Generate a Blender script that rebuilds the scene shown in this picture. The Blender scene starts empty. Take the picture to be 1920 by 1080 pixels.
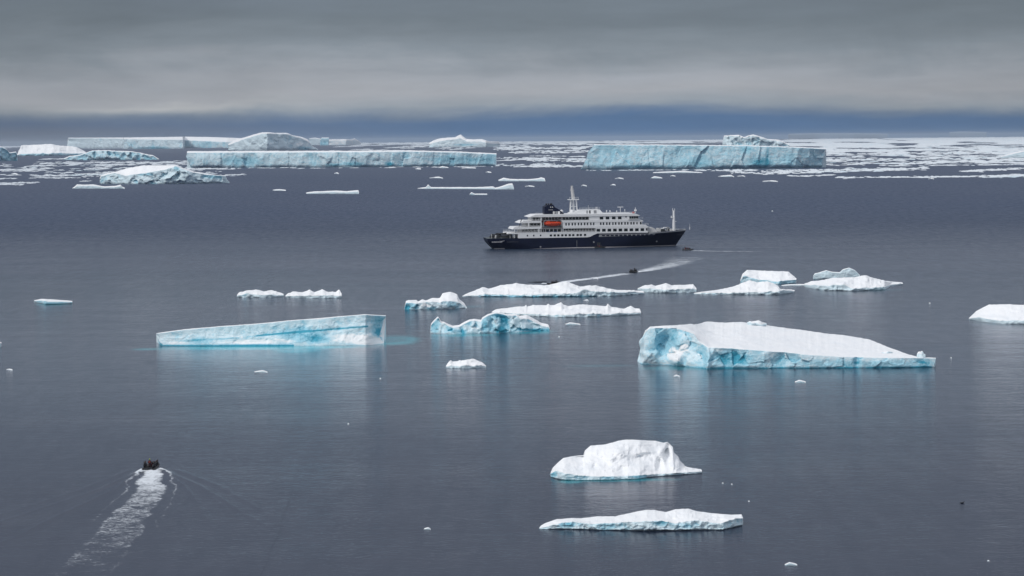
import bpy, bmesh, math, random
import numpy as np
from mathutils import Vector, Matrix
random.seed(7)
rng = np.random.RandomState(11)
S = bpy.context.scene
C = S.collection

# ------------------------------------------------------------ camera
H = 58.0; F = 4200.0; YH = 262.5; ROLL = 0.00885
P = math.atan((540 - YH) / F)
fw = np.array([0, math.cos(P), -math.sin(P)])
r0 = np.array([1.0, 0, 0]); u0 = np.array([0, math.sin(P), math.cos(P)])
rt = math.cos(ROLL) * r0 - math.sin(ROLL) * u0
up = math.sin(ROLL) * r0 + math.cos(ROLL) * u0
cd = bpy.data.cameras.new('camera'); cam = bpy.data.objects.new('camera', cd); C.objects.link(cam)
cd.sensor_width = 36; cd.lens = 36 * F / 1920; cd.clip_start = 1; cd.clip_end = 300000
cam.matrix_world = Matrix(((rt[0], up[0], -fw[0], 0), (rt[1], up[1], -fw[1], 0), (rt[2], up[2], -fw[2], H), (0, 0, 0, 1)))
S.camera = cam

# ------------------------------------------------------------ world and sun
SUN_EL = math.radians(40); SUN_AZ = math.radians(-128)      # azimuth measured from +Y, clockwise
W = bpy.data.worlds.new('World'); S.world = W; W.use_nodes = True
nt = W.node_tree; N = nt.nodes; L = nt.links; N.clear()
wo = N.new('ShaderNodeOutputWorld')
sky = N.new('ShaderNodeTexSky'); sky.sky_type = 'NISHITA'; sky.sun_disc = False
sky.sun_elevation = SUN_EL; sky.sun_rotation = SUN_AZ
b1 = N.new('ShaderNodeBackground'); b1.inputs[1].default_value = 0.06; L.new(sky.outputs[0], b1.inputs[0])
tc = N.new('ShaderNodeTexCoord'); sep = N.new('ShaderNodeSeparateXYZ'); L.new(tc.outputs['Generated'], sep.inputs[0])
def wmath(op, a, b=None, c=None):
    n = N.new('ShaderNodeMath'); n.operation = op
    for i, v in enumerate((a, b, c)):
        if v is None: continue
        if isinstance(v, (int, float)): n.inputs[i].default_value = v
        else: L.new(v, n.inputs[i])
    return n.outputs[0]
# stratus seen nearly edge-on: long flat banks
cmb = N.new('ShaderNodeCombineXYZ')
L.new(wmath('MULTIPLY', sep.outputs[0], 4.0), cmb.inputs[0]); L.new(wmath('MULTIPLY', sep.outputs[1], 4.0), cmb.inputs[1])
L.new(wmath('MULTIPLY', sep.outputs[2], 45.0), cmb.inputs[2])
n1 = N.new('ShaderNodeTexNoise'); n1.inputs['Scale'].default_value = 1.0; n1.inputs['Detail'].default_value = 7
n1.inputs['Roughness'].default_value = 0.5; L.new(cmb.outputs[0], n1.inputs['Vector'])
cm2 = N.new('ShaderNodeCombineXYZ')
L.new(wmath('MULTIPLY', sep.outputs[0], 14.0), cm2.inputs[0]); L.new(wmath('MULTIPLY', sep.outputs[1], 14.0), cm2.inputs[1])
L.new(wmath('MULTIPLY', sep.outputs[2], 90.0), cm2.inputs[2])
n2 = N.new('ShaderNodeTexNoise'); n2.inputs['Scale'].default_value = 1.0; n2.inputs['Detail'].default_value = 8
n2.inputs['Roughness'].default_value = 0.6; L.new(cm2.outputs[0], n2.inputs['Vector'])
e1 = wmath('MULTIPLY_ADD', n1.outputs['Fac'], 0.034, -0.017)
cm3 = N.new('ShaderNodeCombineXYZ')
L.new(wmath('MULTIPLY', sep.outputs[0], 9.0), cm3.inputs[0]); L.new(wmath('MULTIPLY', sep.outputs[1], 9.0), cm3.inputs[1]); L.new(wmath('MULTIPLY', sep.outputs[2], 30.0), cm3.inputs[2])
n3 = N.new('ShaderNodeTexNoise'); n3.inputs['Scale'].default_value = 1.0; n3.inputs['Detail'].default_value = 9; n3.inputs['Roughness'].default_value = .62; n3.inputs['Distortion'].default_value = .6
L.new(cm3.outputs[0], n3.inputs['Vector'])
e1 = wmath('ADD', e1, wmath('MULTIPLY_ADD', n3.outputs['Fac'], 0.030, -0.015))
zz = wmath('MAXIMUM', sep.outputs[2], 0.0)
damp = wmath('MINIMUM', wmath('MULTIPLY', zz, 30.0), 1.0)
ze = wmath('ADD', zz, wmath('MULTIPLY', e1, wmath('MULTIPLY_ADD', damp, 0.9, 0.1)))
ramp = N.new('ShaderNodeValToRGB'); L.new(wmath('POWER', wmath('MAXIMUM', ze, 0.0), 0.5), ramp.inputs[0])
cr = ramp.color_ramp
SKY = [(0.0, (.060, .150, .310)), (0.0035, (.055, .140, .300)), (0.0075, (.075, .155, .300)), (0.0100, (.15, .215, .32)), (0.0135, (.30, .345, .40)), (0.020, (.385, .405, .445)),
       (0.029, (.350, .378, .425)), (0.040, (.235, .275, .320)), (0.056, (.165, .200, .238)), (0.09, (.160, .195, .245)), (0.20, (.28, .315, .375)),
       (0.45, (.55, .58, .65)), (1.0, (.80, .84, .92))]
while len(cr.elements) > 1: cr.elements.remove(cr.elements[-1])
cr.elements[0].position = 0; cr.elements[0].color = (*SKY[0][1], 1)
for z, c in SKY[1:]:
    e = cr.elements.new(z ** 0.5); e.color = (*c, 1)
# left of the view the rain band under the cloud is paler and greyer
lf = wmath('MULTIPLY', wmath('SMOOTH_MIN', wmath('MAXIMUM', wmath('MULTIPLY', wmath('ADD', sep.outputs[0], 0.02), -6.0), 0.0), 1.0, 0.3), 1.0)
band = wmath('MAXIMUM', wmath('SUBTRACT', 1.0, wmath('MULTIPLY', zz, 75.0)), 0.0)
mx = N.new('ShaderNodeMix'); mx.data_type = 'RGBA'; L.new(wmath('MULTIPLY', lf, wmath('MINIMUM', wmath('MULTIPLY', band, 1.4), 0.85)), mx.inputs[0])
L.new(ramp.outputs[0], mx.inputs[6]); mx.inputs[7].default_value = (.150, .178, .240, 1)
vm = N.new('ShaderNodeVectorMath'); vm.operation = 'SCALE'; L.new(mx.outputs[2], vm.inputs[0])
side = wmath('MINIMUM', wmath('MAXIMUM', wmath('MULTIPLY_ADD', wmath('ABSOLUTE', sep.outputs[0]), 5.0, -.45), 0.0), 1.0)
low = wmath('MAXIMUM', wmath('SUBTRACT', 1.0, wmath('MULTIPLY', zz, 6.0)), 0.0)
L.new(wmath('MULTIPLY', wmath('MULTIPLY_ADD', n2.outputs['Fac'], 0.44, 0.78), wmath('SUBTRACT', 1.0, wmath('MULTIPLY', wmath('MULTIPLY', side, low), .26))), vm.inputs['Scale'])
gx = wmath('POWER', wmath('DIVIDE', wmath('ADD', sep.outputs[0], .145), .055), 2.0); gz = wmath('POWER', wmath('DIVIDE', wmath('SUBTRACT', ze, .0165), .0022), 2.0)
gs_ = wmath('MULTIPLY', wmath('EXPONENT', wmath('MULTIPLY', wmath('ADD', gx, gz), -1.0)), wmath('MULTIPLY', n2.outputs['Fac'], .34))
st_ = N.new('ShaderNodeMix'); st_.data_type = 'RGBA'; L.new(gs_, st_.inputs[0]); L.new(vm.outputs[0], st_.inputs[6]); st_.inputs[7].default_value = (.95, .90, .82, 1)
b2 = N.new('ShaderNodeBackground'); b2.inputs[1].default_value = 1.0; L.new(st_.outputs[2], b2.inputs[0])
ms = N.new('ShaderNodeMixShader'); ms.inputs[0].default_value = 0.94
L.new(b1.outputs[0], ms.inputs[1]); L.new(b2.outputs[0], ms.inputs[2]); L.new(ms.outputs[0], wo.inputs[0])

sl = bpy.data.lights.new('sun', 'SUN'); sl.energy = 1.75; sl.angle = math.radians(12); sl.color = (1, .965, .92)
so = bpy.data.objects.new('sun', sl); C.objects.link(so)
sd = Vector((math.sin(SUN_AZ) * math.cos(SUN_EL), math.cos(SUN_AZ) * math.cos(SUN_EL), math.sin(SUN_EL)))
so.rotation_euler = sd.to_track_quat('Z', 'Y').to_euler()
S.view_settings.view_transform = 'Standard'; S.view_settings.look = 'None'
S.view_settings.exposure = 0.0; S.view_settings.gamma = 1
S.render.engine = 'CYCLES'; S.cycles.use_denoising = True; S.cycles.max_bounces = 6
S.cycles.volume_bounces = 0

# ------------------------------------------------------------ helpers
def ray(px, py):
    px = np.asarray(px, float); py = np.asarray(py, float)
    return fw * F + rt * (px - 960)[..., None] + up * (540 - py)[..., None]
def ground(px, py):
    d = ray(px, py); t = -H / d[..., 2]
    p = d * t[..., None]; p[..., 2] = 0
    return p
def at_depth(px, py, Y):
    d = ray(px, py); t = np.asarray(Y) / d[..., 1]
    p = d * t[..., None]; p[..., 2] += H
    return p
def yhor(px): return YH - ROLL * (px - 960)

def _hash(ix, iy, iz, seed):
    h = (ix * 374761393 + iy * 668265263 + iz * 2147483647 + seed * 1274126177) & 0xffffffff
    h = ((h ^ (h >> 13)) * 1274126177) & 0xffffffff
    h = ((h ^ (h >> 16)) * 2246822519) & 0xffffffff
    return ((h ^ (h >> 15)) & 0xffffff) / float(0xffffff)
def vnoise(p, seed=0):
    p = np.asarray(p, float); i = np.floor(p).astype(np.int64); f = p - i
    u = f * f * f * (f * (f * 6 - 15) + 10)
    x, y, z = i[..., 0], i[..., 1], i[..., 2]
    r = 0
    for dx in (0, 1):
        wx = u[..., 0] if dx else 1 - u[..., 0]
        for dy in (0, 1):
            wy = u[..., 1] if dy else 1 - u[..., 1]
            for dz in (0, 1):
                wz = u[..., 2] if dz else 1 - u[..., 2]
                r = r + wx * wy * wz * _hash(x + dx, y + dy, z + dz, seed)
    return r
def fbm(p, o=4, seed=0, g=0.5, ridge=False):
    p = np.asarray(p, float); a = 1; s = 0; t = 0
    for k in range(o):
        n = vnoise(p * (2.03 ** k) + 17.3 * k, seed + k)
        if ridge: n = 1 - np.abs(2 * n - 1)
        s = s + a * n; t += a; a *= g
    return s / t          # 0..1
def facet(p, seed=0):
    """cellular: a flat value per cell plus distance, gives broken planes"""
    i = np.floor(p).astype(np.int64); best = np.full(p.shape[:-1], 9.0); val = np.zeros(p.shape[:-1])
    for dx in (-1, 0, 1):
        for dy in (-1, 0, 1):
            for dz in (-1, 0, 1):
                c = i + np.array([dx, dy, dz])
                q = c + np.stack([_hash(c[..., 0], c[..., 1], c[..., 2], seed + k) for k in (1, 2, 3)], -1)
                d = np.sum((p - q) ** 2, -1)
                gx = _hash(c[..., 0], c[..., 1], c[..., 2], seed + 5) - .5; gy = _hash(c[..., 0], c[..., 1], c[..., 2], seed + 6) - .5
                v = _hash(c[..., 0], c[..., 1], c[..., 2], seed + 4) + gx * (p - q)[..., 0] * 1.5 + gy * (p - q)[..., 2] * 1.5
                m = d < best; best = np.where(m, d, best); val = np.where(m, v, val)
    return val

def mesh_np(name, verts, faces, mats, smooth=True, attrs=None, mi=None):
    me = bpy.data.meshes.new(name)
    me.from_pydata([tuple(v) for v in verts] if not isinstance(verts, np.ndarray) else verts.tolist(), [], faces if not isinstance(faces, np.ndarray) else faces.tolist())
    for m in (mats if isinstance(mats, (list, tuple)) else [mats]): me.materials.append(m)
    if smooth: me.polygons.foreach_set('use_smooth', [True] * len(me.polygons))
    if attrs:
        for k, v in attrs.items():
            v = np.asarray(v, np.float32)
            if v.ndim == 2:
                a = me.attributes.new(k, 'FLOAT_VECTOR', 'POINT'); a.data.foreach_set('vector', v.ravel())
            else:
                a = me.attributes.new(k, 'FLOAT', 'POINT'); a.data.foreach_set('value', v)
    me.update()
    return me
def obj(name, me, parent=None, loc=None):
    o = bpy.data.objects.new(name, me); C.objects.link(o)
    if parent is not None: o.parent = parent
    if loc is not None: o.location = loc
    return o
def tag(o, label=None, cat=None, group=None, kind=None):
    if label: o['label'] = label
    if cat: o['category'] = cat
    if group: o['group'] = group
    if kind: o['kind'] = kind
    return o
def empty(name, loc=(0, 0, 0), rz=0):
    o = bpy.data.objects.new(name, None); C.objects.link(o); o.location = loc; o.rotation_euler = (0, 0, rz); return o

# ------------------------------------------------------------ materials
class MT:
    def __init__(s, name):
        s.m = bpy.data.materials.new(name); s.m.use_nodes = True
        s.t = s.m.node_tree; s.N = s.t.nodes; s.L = s.t.links
        s.b = s.N['Principled BSDF']; s.out = s.N['Material Output']
    def n(s, t, **k):
        x = s.N.new(t)
        for a, v in k.items(): setattr(x, a, v)
        return x
    def set(s, sock, v):
        if isinstance(v, bpy.types.NodeSocket): s.L.new(v, sock)
        elif isinstance(v, (tuple, list)) and len(v) == 3 and sock.type == 'RGBA': sock.default_value = (*v, 1)
        else: sock.default_value = v
    def math(s, op, a, b=None, c=None, clamp=False):
        x = s.n('ShaderNodeMath', operation=op, use_clamp=clamp)
        for i, v in enumerate((a, b, c)):
            if v is not None: s.set(x.inputs[i], v)
        return x.outputs[0]
    def mix(s, f, a, b):
        x = s.n('ShaderNodeMix', data_type='RGBA'); s.set(x.inputs[0], f); s.set(x.inputs[6], a); s.set(x.inputs[7], b); return x.outputs[2]
    def noise(s, vec, scale, det=4, rough=.5, dist=0):
        x = s.n('ShaderNodeTexNoise'); s.L.new(vec, x.inputs['Vector']); x.inputs['Scale'].default_value = scale
        x.inputs['Detail'].default_value = det; x.inputs['Roughness'].default_value = rough; x.inputs['Distortion'].default_value = dist
        return x.outputs['Fac']
    def attr(s, name, typ='GEOMETRY', out='Fac'):
        x = s.n('ShaderNodeAttribute', attribute_type=typ, attribute_name=name); return x.outputs[out]
    def ramp(s, f, a, b, lo=0, hi=1):
        x = s.n('ShaderNodeMapRange', interpolation_type='SMOOTHSTEP'); s.set(x.inputs[0], f)
        x.inputs[1].default_value = a; x.inputs[2].default_value = b; x.inputs[3].default_value = lo; x.inputs[4].default_value = hi
        return x.outputs[0]
    def scale(s, vec, v):
        x = s.n('ShaderNodeVectorMath', operation='MULTIPLY'); s.L.new(vec, x.inputs[0]); x.inputs[1].default_value = v; return x.outputs[0]

def paint(name, col, rough=.5, dirt=.12, scale=.7, metal=0, spec=.5):
    m = MT(name); m.b.inputs['Specular IOR Level'].default_value = spec; tc = m.n('ShaderNodeTexCoord').outputs['Object']
    n = m.noise(tc, scale, 5, .6)
    c2 = tuple(x * (1 - dirt * 2) for x in col); c1 = tuple(min(1, x * (1 + dirt * .3)) for x in col)
    m.set(m.b.inputs['Base Color'], m.mix(n, c1, c2)); m.b.inputs['Roughness'].default_value = rough; m.b.inputs['Metallic'].default_value = metal
    return m.m

def ice_mat():
    m = MT('glacier_ice'); t = m.attr('tc', out='Vector')
    snow = m.attr('snow'); blue = m.attr('blue'); mpp = m.attr('mpp', 'OBJECT')
    nA = m.noise(m.scale(t, (.09, .09, .16)), 1, 6, .62, .8)
    nB = m.noise(m.scale(t, (.35, .35, .45)), 1, 5, .6, .4)
    nD0 = m.noise(m.scale(t, (.03, .012, .03)), 1, 5, .6, .6)
    nC = m.noise(m.scale(t, (.03, .03, .05)), 1, 3, .5, 0)
    k = m.math('ADD', blue, m.math('MULTIPLY_ADD', nA, .8, -.40)); k = m.math('ADD', k, m.math('MULTIPLY_ADD', nB, .5, -.25), clamp=True)
    pale = m.mix(nC, (.72, .84, .89), (.62, .78, .85))
    mid = m.mix(m.ramp(k, .30, .62), pale, (.38, .66, .78))
    deep = m.mix(m.ramp(k, .62, 1.0), mid, (.06, .36, .50))
    sn = m.math('ADD', snow, m.math('MULTIPLY_ADD', nA, .9, -.45)); sn = m.math('ADD', sn, m.math('MULTIPLY_ADD', nB, .4, -.2))
    geo = m.n('ShaderNodeNewGeometry'); sx = m.n('ShaderNodeSeparateXYZ'); m.L.new(geo.outputs['Normal'], sx.inputs[0])
    sn = m.math('ADD', sn, m.math('MULTIPLY', m.math('SUBTRACT', sx.outputs[2], .3), .5))
    col = m.mix(m.ramp(sn, .34, .62), deep, m.mix(m.ramp(m.math('ADD', m.math('MULTIPLY', nB, .5), m.math('MULTIPLY', nD0, .5)),   .42, .75), (.90, .91, .92), (.77, .815, .855)))
    m.set(m.b.inputs['Base Color'], col); m.b.inputs['Roughness'].default_value = .6
    m.b.inputs['Specular IOR Level'].default_value = .25
    nD = m.noise(m.scale(t, (.05, .022, .05)), 1, 4, .5, .5)
    h = m.math('MULTIPLY', m.math('ADD', m.math('MULTIPLY_ADD', nD, 5.0, m.math('MULTIPLY', nA, 2.2)), m.math('MULTIPLY', nB, 1.0)), m.math('MULTIPLY', mpp, m.ramp(snow, .1, .9, .70, .50)))
    bp = m.n('ShaderNodeBump'); bp.inputs['Distance'].default_value = 1; bp.inputs['Strength'].default_value = 1
    m.L.new(h, bp.inputs['Height']); m.L.new(bp.outputs[0], m.b.inputs['Normal'])
    return m.m
ICE = ice_mat()

GLOW = []      # pale turquoise water over submerged ice feet: (x, y, rx, ry, strength)
def sp_y(m, pos):
    s_ = m.n('ShaderNodeSeparateXYZ'); m.L.new(pos, s_.inputs[0]); return s_.outputs[1]
def water_nodes(m):
    geo = m.n('ShaderNodeNewGeometry'); pos = geo.outputs['Position']
    sw = m.noise(m.scale(pos, (.0016, .0009, 0)), 1, 4, .55)                 # wind lanes
    lanes = m.noise(m.scale(pos, (.004, .02, 0)), 1, 3, .5)
    s1 = m.noise(m.scale(pos, (.9, 1.5, 1)), 1, 4, .55, .3)
    s2 = m.noise(m.scale(pos, (.16, .30, 1)), 1, 3, .5)
    s3 = m.noise(m.scale(pos, (.03, .06, 1)), 1, 2, .5)
    amp = m.ramp(m.math('ADD', m.math('MULTIPLY', sw, .7), m.math('MULTIPLY', lanes, .3)), .38, .62, .55, 1.35)
    h = m.math('ADD', m.math('MULTIPLY', s1, WAVE[0]), m.math('MULTIPLY', s2, WAVE[1])); h = m.math('ADD', h, m.math('MULTIPLY', s3, WAVE[2]))
    bp = m.n('ShaderNodeBump'); bp.inputs['Distance'].default_value = 1; bp.inputs['Strength'].default_value = 1
    m.L.new(m.math('MULTIPLY', h, amp), bp.inputs['Height'])
    col = m.mix(m.ramp(sp_y(m, pos), 330, 560), (.008, .014, .032), (.016, .031, .054)); col = m.mix(m.ramp(sp_y(m, pos), 700, 2000), col, (.008, .027, .070))
    c = None
    for (x, y, rx, ry, st, rot) in GLOW:
        mp = m.n('ShaderNodeMapping', vector_type='TEXTURE'); m.L.new(pos, mp.inputs[0])
        mp.inputs['Location'].default_value = (x, y, 0); mp.inputs['Rotation'].default_value = (0, 0, rot); mp.inputs['Scale'].default_value = (rx, ry, 1)
        ln = m.n('ShaderNodeVectorMath', operation='LENGTH')
        mm = m.n('ShaderNodeVectorMath', operation='MULTIPLY'); m.L.new(mp.outputs[0], mm.inputs[0]); mm.inputs[1].default_value = (1, 1, 0)
        m.L.new(mm.outputs[0], ln.inputs[0])
        dn = m.math('ADD', ln.outputs['Value'], m.math('MULTIPLY_ADD', s3, .5, -.25))
        f = m.ramp(dn, .45, 1.05, st, 0)
        c = f if c is None else m.math('MAXIMUM', c, f)
    if c is not None: base = m.mix(c, col, (.05, .56, .64))
    else: base = col
    sp = m.n('ShaderNodeSeparateXYZ'); m.L.new(pos, sp.inputs[0])
    # open water further out is ruffled by the wind and mirrors less sky; the bay in front is calm
    yy = m.math('ADD', sp.outputs[1], m.math('MULTIPLY_ADD', sw, 600, -300))
    catp = m.noise(m.scale(pos, (.26, .05, 0)), 1, 5, .65, .3)
    k = m.math('ADD', m.math('SUBTRACT', m.ramp(yy, 300, 560, .92, 1.10), m.ramp(yy, 450, 1550, 0, .86)), m.math('MULTIPLY_ADD', catp, .34, -.17))
    fr = m.n('ShaderNodeFresnel'); fr.inputs['IOR'].default_value = 1.333; m.L.new(bp.outputs[0], fr.inputs['Normal'])
    gl = m.n('ShaderNodeBsdfGlossy'); gl.inputs['Color'].default_value = (.96, .96, 1, 1); m.L.new(bp.outputs[0], gl.inputs['Normal'])
    m.set(gl.inputs['Roughness'], m.math('ADD', m.ramp(yy, 650, 1500, WROUGH, .30), m.ramp(amp, .6, 1.3, -.02, .03)))
    df = m.n('ShaderNodeBsdfDiffuse'); m.set(df.inputs['Color'], base); m.L.new(bp.outputs[0], df.inputs['Normal'])
    ws = m.n('ShaderNodeMixShader'); m.L.new(m.math('MULTIPLY', fr.outputs[0], k, clamp=True), ws.inputs[0]); m.L.new(df.outputs[0], ws.inputs[1]); m.L.new(gl.outputs[0], ws.inputs[2])
    m.wsh = ws.outputs[0]; m.L.new(m.wsh, m.out.inputs[0]); m.N.remove(m.b)
    return pos
WAVE = (.085, .10, .16); WROUGH = .115
# ------------------------------------------------------------ bergs and floes
def Z(ox, oy, s, pts): return [(ox + x / s, oy + y / s) for x, y in pts]
def patchval(px, py, L_):
    r = np.zeros_like(px)
    for p in L_:
        if p[0] == 'line':
            _, pts, w, st = p
            yl = np.interp(px, [q[0] for q in pts], [q[1] for q in pts])
            inside = (px > pts[0][0]) & (px < pts[-1][0])
            r = r + st * np.exp(-((py - yl) / w) ** 2) * inside
        else:
            x, y, rx, ry, st = p
            d = ((px - x) / rx) ** 2 + ((py - y) / ry) ** 2
            r = r + st * np.exp(-d ** 1.5)
    return r
_bs = [0]
def berg(name, label, cat, top, bottom, rim=None, depth=10., flat=False, maxdep=None, lean=.06, foot=.0, under=.12,
         amp=.10, wave=14., vert=1., fac=.35, topamp=.05, jag=.8, blue=.18, bp=(), wp=(), snowtop=1.0, snowface=-.15,
         taper=.22, dmin=.08, res=1.5, back=.35, seedo=None, group=None, cav=1.0, z0=0.0, relief=0., dents=(), hum=0.):
    _bs[0] += 1; sd_ = _bs[0] * 31 if seedo is None else seedo
    top = np.array(top, float); bottom = np.array(bottom, float)
    if rim is None: rim = [(x, y + 1.5) for x, y in top]
    rim = np.array(rim, float)
    xt0, xt1 = top[0, 0], top[-1, 0]; xb0, xb1 = bottom[0, 0], bottom[-1, 0]
    wpx = max(xt1, xb1) - min(xt0, xb0)
    nu = int(np.clip(wpx / res, 14, 420)); u = np.linspace(0, 1, nu)
    pt = xt0 + (xt1 - xt0) * u; pb = xb0 + (xb1 - xb0) * u
    j = (fbm(np.stack([pt / 5, pt * 0, pt * 0 + sd_], -1), 3, sd_) - .5) * 2 * jag
    j2 = (fbm(np.stack([pt / 7, pt * 0 + 5, pt * 0 + sd_], -1), 3, sd_ + 9) - .5) * 2 * jag
    ends = np.clip(np.minimum(u, 1 - u) * 12, 0, 1)
    yt = np.interp(pt, top[:, 0], top[:, 1]) + j * ends
    yr = np.interp(pt, rim[:, 0], rim[:, 1]) + j2 * ends
    yr = np.maximum(yr, yt + .3)
    yb = np.interp(pb, bottom[:, 0], bottom[:, 1])
    yb = np.maximum(yb, yr + .6)
    if H * F / np.median(yb - yhor(pb)) > 3500:
        o_ = yb - yhor(pb); yb = yhor(pb) + np.median(o_) + .22 * (o_ - np.median(o_))
    B0 = ground(pb, yb); Yf = B0[:, 1]; mpp = float(np.median(Yf)) / F
    zr = at_depth(pt, yr, Yf)[:, 2]
    Yrim = Yf + zr * (lean + foot)
    zr = at_depth(pt, yr, Yrim)[:, 2]; zr = np.maximum(zr, .35 * mpp)
    kw = max(3, (nu // 14) | 1); zrs = np.convolve(np.pad(zr, kw // 2, 'edge'), np.ones(kw) / kw, 'valid')
    for _ in range(1): zrs = np.convolve(np.pad(zrs, kw // 2, 'edge'), np.ones(kw) / kw, 'valid')
    tp = np.clip(np.minimum(u, 1 - u) / taper, 0, 1) ** .5; tp = dmin + (1 - dmin) * tp
    if flat:
        d = ray(pt, yt); zpl = np.minimum(zrs, H - 1); Y = (zpl - H) / d[:, 2] * d[:, 1]
        dep = np.clip(Y - Yrim, .15 * depth * tp, (maxdep or 1e9) * tp)
    else:
        dep = depth * tp
    k_ = np.ones(15) / 15 if nu > 60 else np.ones(3) / 3
    dp = np.convolve(np.pad(dep, len(k_) // 2, 'edge'), k_, 'valid')
    dep = np.minimum(dp, dep * 1.3) if flat else dep
    Yrg = Yrim + dep
    zg = at_depth(pt, yt, Yrg)[:, 2]
    bad = zg < .3 * zr
    for _ in range(8):
        Yrg = np.where(bad, Yrim + (Yrg - Yrim) * .6, Yrg); zg = at_depth(pt, yt, Yrg)[:, 2]; bad = zg < .3 * zr
    zg = np.maximum(zg, .25 * zr)
    fpx = float(np.max(yb - yr)); tpx = float(np.max(yr - yt))
    nf = int(np.clip(fpx / res, 4, 60)); ntp = int(np.clip(tpx / res * 1.1, 3, 46)); nb = 5
    rows = []; S_ = []; T_ = []; PX = []; PY = []
    # submerged skirt
    s_list = [-.25] + list(np.linspace(0, 1, nf + 1))
    for s in s_list:
        ss = max(s, 0)
        hpx_ = (yb - yr)
        w_l = (vnoise(np.array([[ss * 2.7, sd_ * .37, 1.]]), sd_)[0] - .5) * .5 * hpx_[:3].mean(); w_r = -abs(vnoise(np.array([[ss * 2.7, sd_ * .37, 7.]]), sd_)[0] - .5) * .5 * hpx_[-3:].mean()
        fade_ = max(0., min(1., (1 - ss) * 4)) * min(1., ss * 4 + .2)
        px = pb + (pt - pb) * ss + fade_ * (w_l * np.exp(-u * 22) + w_r * np.exp(-(1 - u) * 22))
        off = zr * (lean * ss + foot * (1 - (1 - ss) ** 2)) + under * zr * max(0, 1 - ss / .2) ** 2
        Yv = Yf + off
        yy = yb + (yr - yb) * ss
        p = at_depth(px, yy, Yv)
        p[:, 2] = zr * ss if s >= 0 else -1.2 * mpp * 4
        rows.append(p); S_.append(np.full(nu, ss)); T_.append(np.zeros(nu)); PX.append(px); PY.append(yy)
    for t in np.linspace(0, 1, ntp + 1)[1:]:
        Yv = Yrim + (Yrg - Yrim) * t; bl_ = math.exp(-t * 9); zb_ = zr * bl_ + (zrs if flat else zr) * (1 - bl_); zv = zb_ + (zg - zb_) * t
        p = at_depth(pt, yt, Yv); p[:, 2] = zv
        rows.append(p); S_.append(np.ones(nu)); T_.append(np.full(nu, t)); PX.append(pt); PY.append(yr + (yt - yr) * t)
    bd = (back * depth * tp if not flat else back * np.clip(dep, 2 * mpp, 30 * mpp)) + zg * .3
    for t in np.linspace(0, 1, nb + 1)[1:]:
        Yv = Yrg + bd * t ** .7; p = at_depth(pt, yt, Yv); p[:, 2] = zg * (1 - t ** 2) - 4.8 * mpp * (t == 1)
        rows.append(p); S_.append(np.full(nu, 1 - t * .9)); T_.append(np.full(nu, 2.)); PX.append(pt); PY.append(yt)
    V = np.array(rows); nr = len(rows); S_ = np.array(S_); T_ = np.array(T_); PX = np.array(PX); PY = np.array(PY)
    Q = V / mpp / wave; Q[..., 2] *= vert; Q = Q + sd_ * 1.37
    hm = float(np.percentile(zr, 80))
    base = fbm(Q * .6, 3, sd_) - .5
    rd = fbm(Q, 4, sd_ + 3, ridge=True) - .55
    fc = facet(Q * 1.1 + .35 * base[..., None], sd_ + 7) - .5 if fac > 0 else 0 * rd
    fine = fbm(Q * 3.2, 3, sd_ + 5) - .5
    n = base * .9 + rd * .6 * (1 - fac) + fc * fac * 1.1 + fine * .25
    face = (T_ == 0)
    wf = np.where(face, np.sin(np.pi * np.clip(S_, 0, 1) * .82 + .25) ** .8 * np.clip(S_ * 5 + .25, 0, 1), 0)
    loc_h = np.maximum(zr, hm * .5)[None, :] * np.ones((nr, 1))
    eu = np.clip(np.minimum(u, 1 - u) * 25, .15, 1)[None, :]
    dY = -n * amp * 2.6 * loc_h * wf * eu
    V[..., 1] += dY
    V[..., 0] += (fbm(Q * 1.3 + 40, 3, sd_ + 11) - .5) * amp * 1.2 * loc_h * wf * eu
    isT = (T_ > 0) & (T_ <= 1)
    wt = np.where(isT, np.sin(np.pi * np.clip(T_, 0, 1)), 0) + np.where(isT & (T_ == 1), .25, 0)
    tn = (fbm(Q * np.array([.5, .35, 0]) + 9, 4, sd_ + 13) - .5) * 1.4 + (facet(Q * np.array([.7, .5, .0]) + 3., sd_ + 17) - .5) * .35 * fac
    V[..., 2] += tn * topamp * wt * np.maximum(zg, zr)[None, :] * 2.2
    if hum:
        hn = fbm(np.stack([PX / 15 + sd_, PY / 6.5, PX * 0], -1), 4, sd_ + 29, .55, ridge=True) ** 3
        V[..., 2] += np.where(T_ > 1.5, 0, 1) * (hn - .12) * hum * 2.6 * mpp * np.clip(S_ * 1.5 - .5, 0, 1) * eu * np.where(isT & (T_ > .9), .6, 1)
        V[..., 1] -= np.where(T_ > 1.5, 0, 1) * (hn - .2) * hum * 5 * mpp * eu
    if relief:
        rn = (fbm(np.stack([PX / wave * .9, PY / wave * 1.4, PX * 0 + sd_], -1), 3, sd_ + 19, .45) - .5) * 2 + (facet(Q * .5 + 8, sd_ + 23) - .5) * .35 * max(0, fac - .3)
        V[..., 1] += rn * relief * wt
    for (dx_, dy_, drx, dry, dd) in dents:
        V[..., 1] += dd * np.exp(-(((PX - dx_) / drx) ** 2 + ((PY - dy_) / dry) ** 2) ** 1.3) * (T_ <= .97)
    # attributes
    cavity = np.where(face, -n, 0)
    bl = blue * np.where(face, 1, .35) + patchval(PX, PY, bp) + cav * .6 * np.clip(cavity, 0, 1) * np.where(face, 1, 0)
    snow = np.where(face, snowface + .35 * np.clip((S_ - .9) * 10, 0, 1), snowtop) + patchval(PX, PY, wp)
    bk = T_ > 1.5; snow = np.where(bk, .5, snow)
    A = V.reshape(-1, 3); nV = len(A)
    idx = np.arange(nV).reshape(nr, nu)
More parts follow.
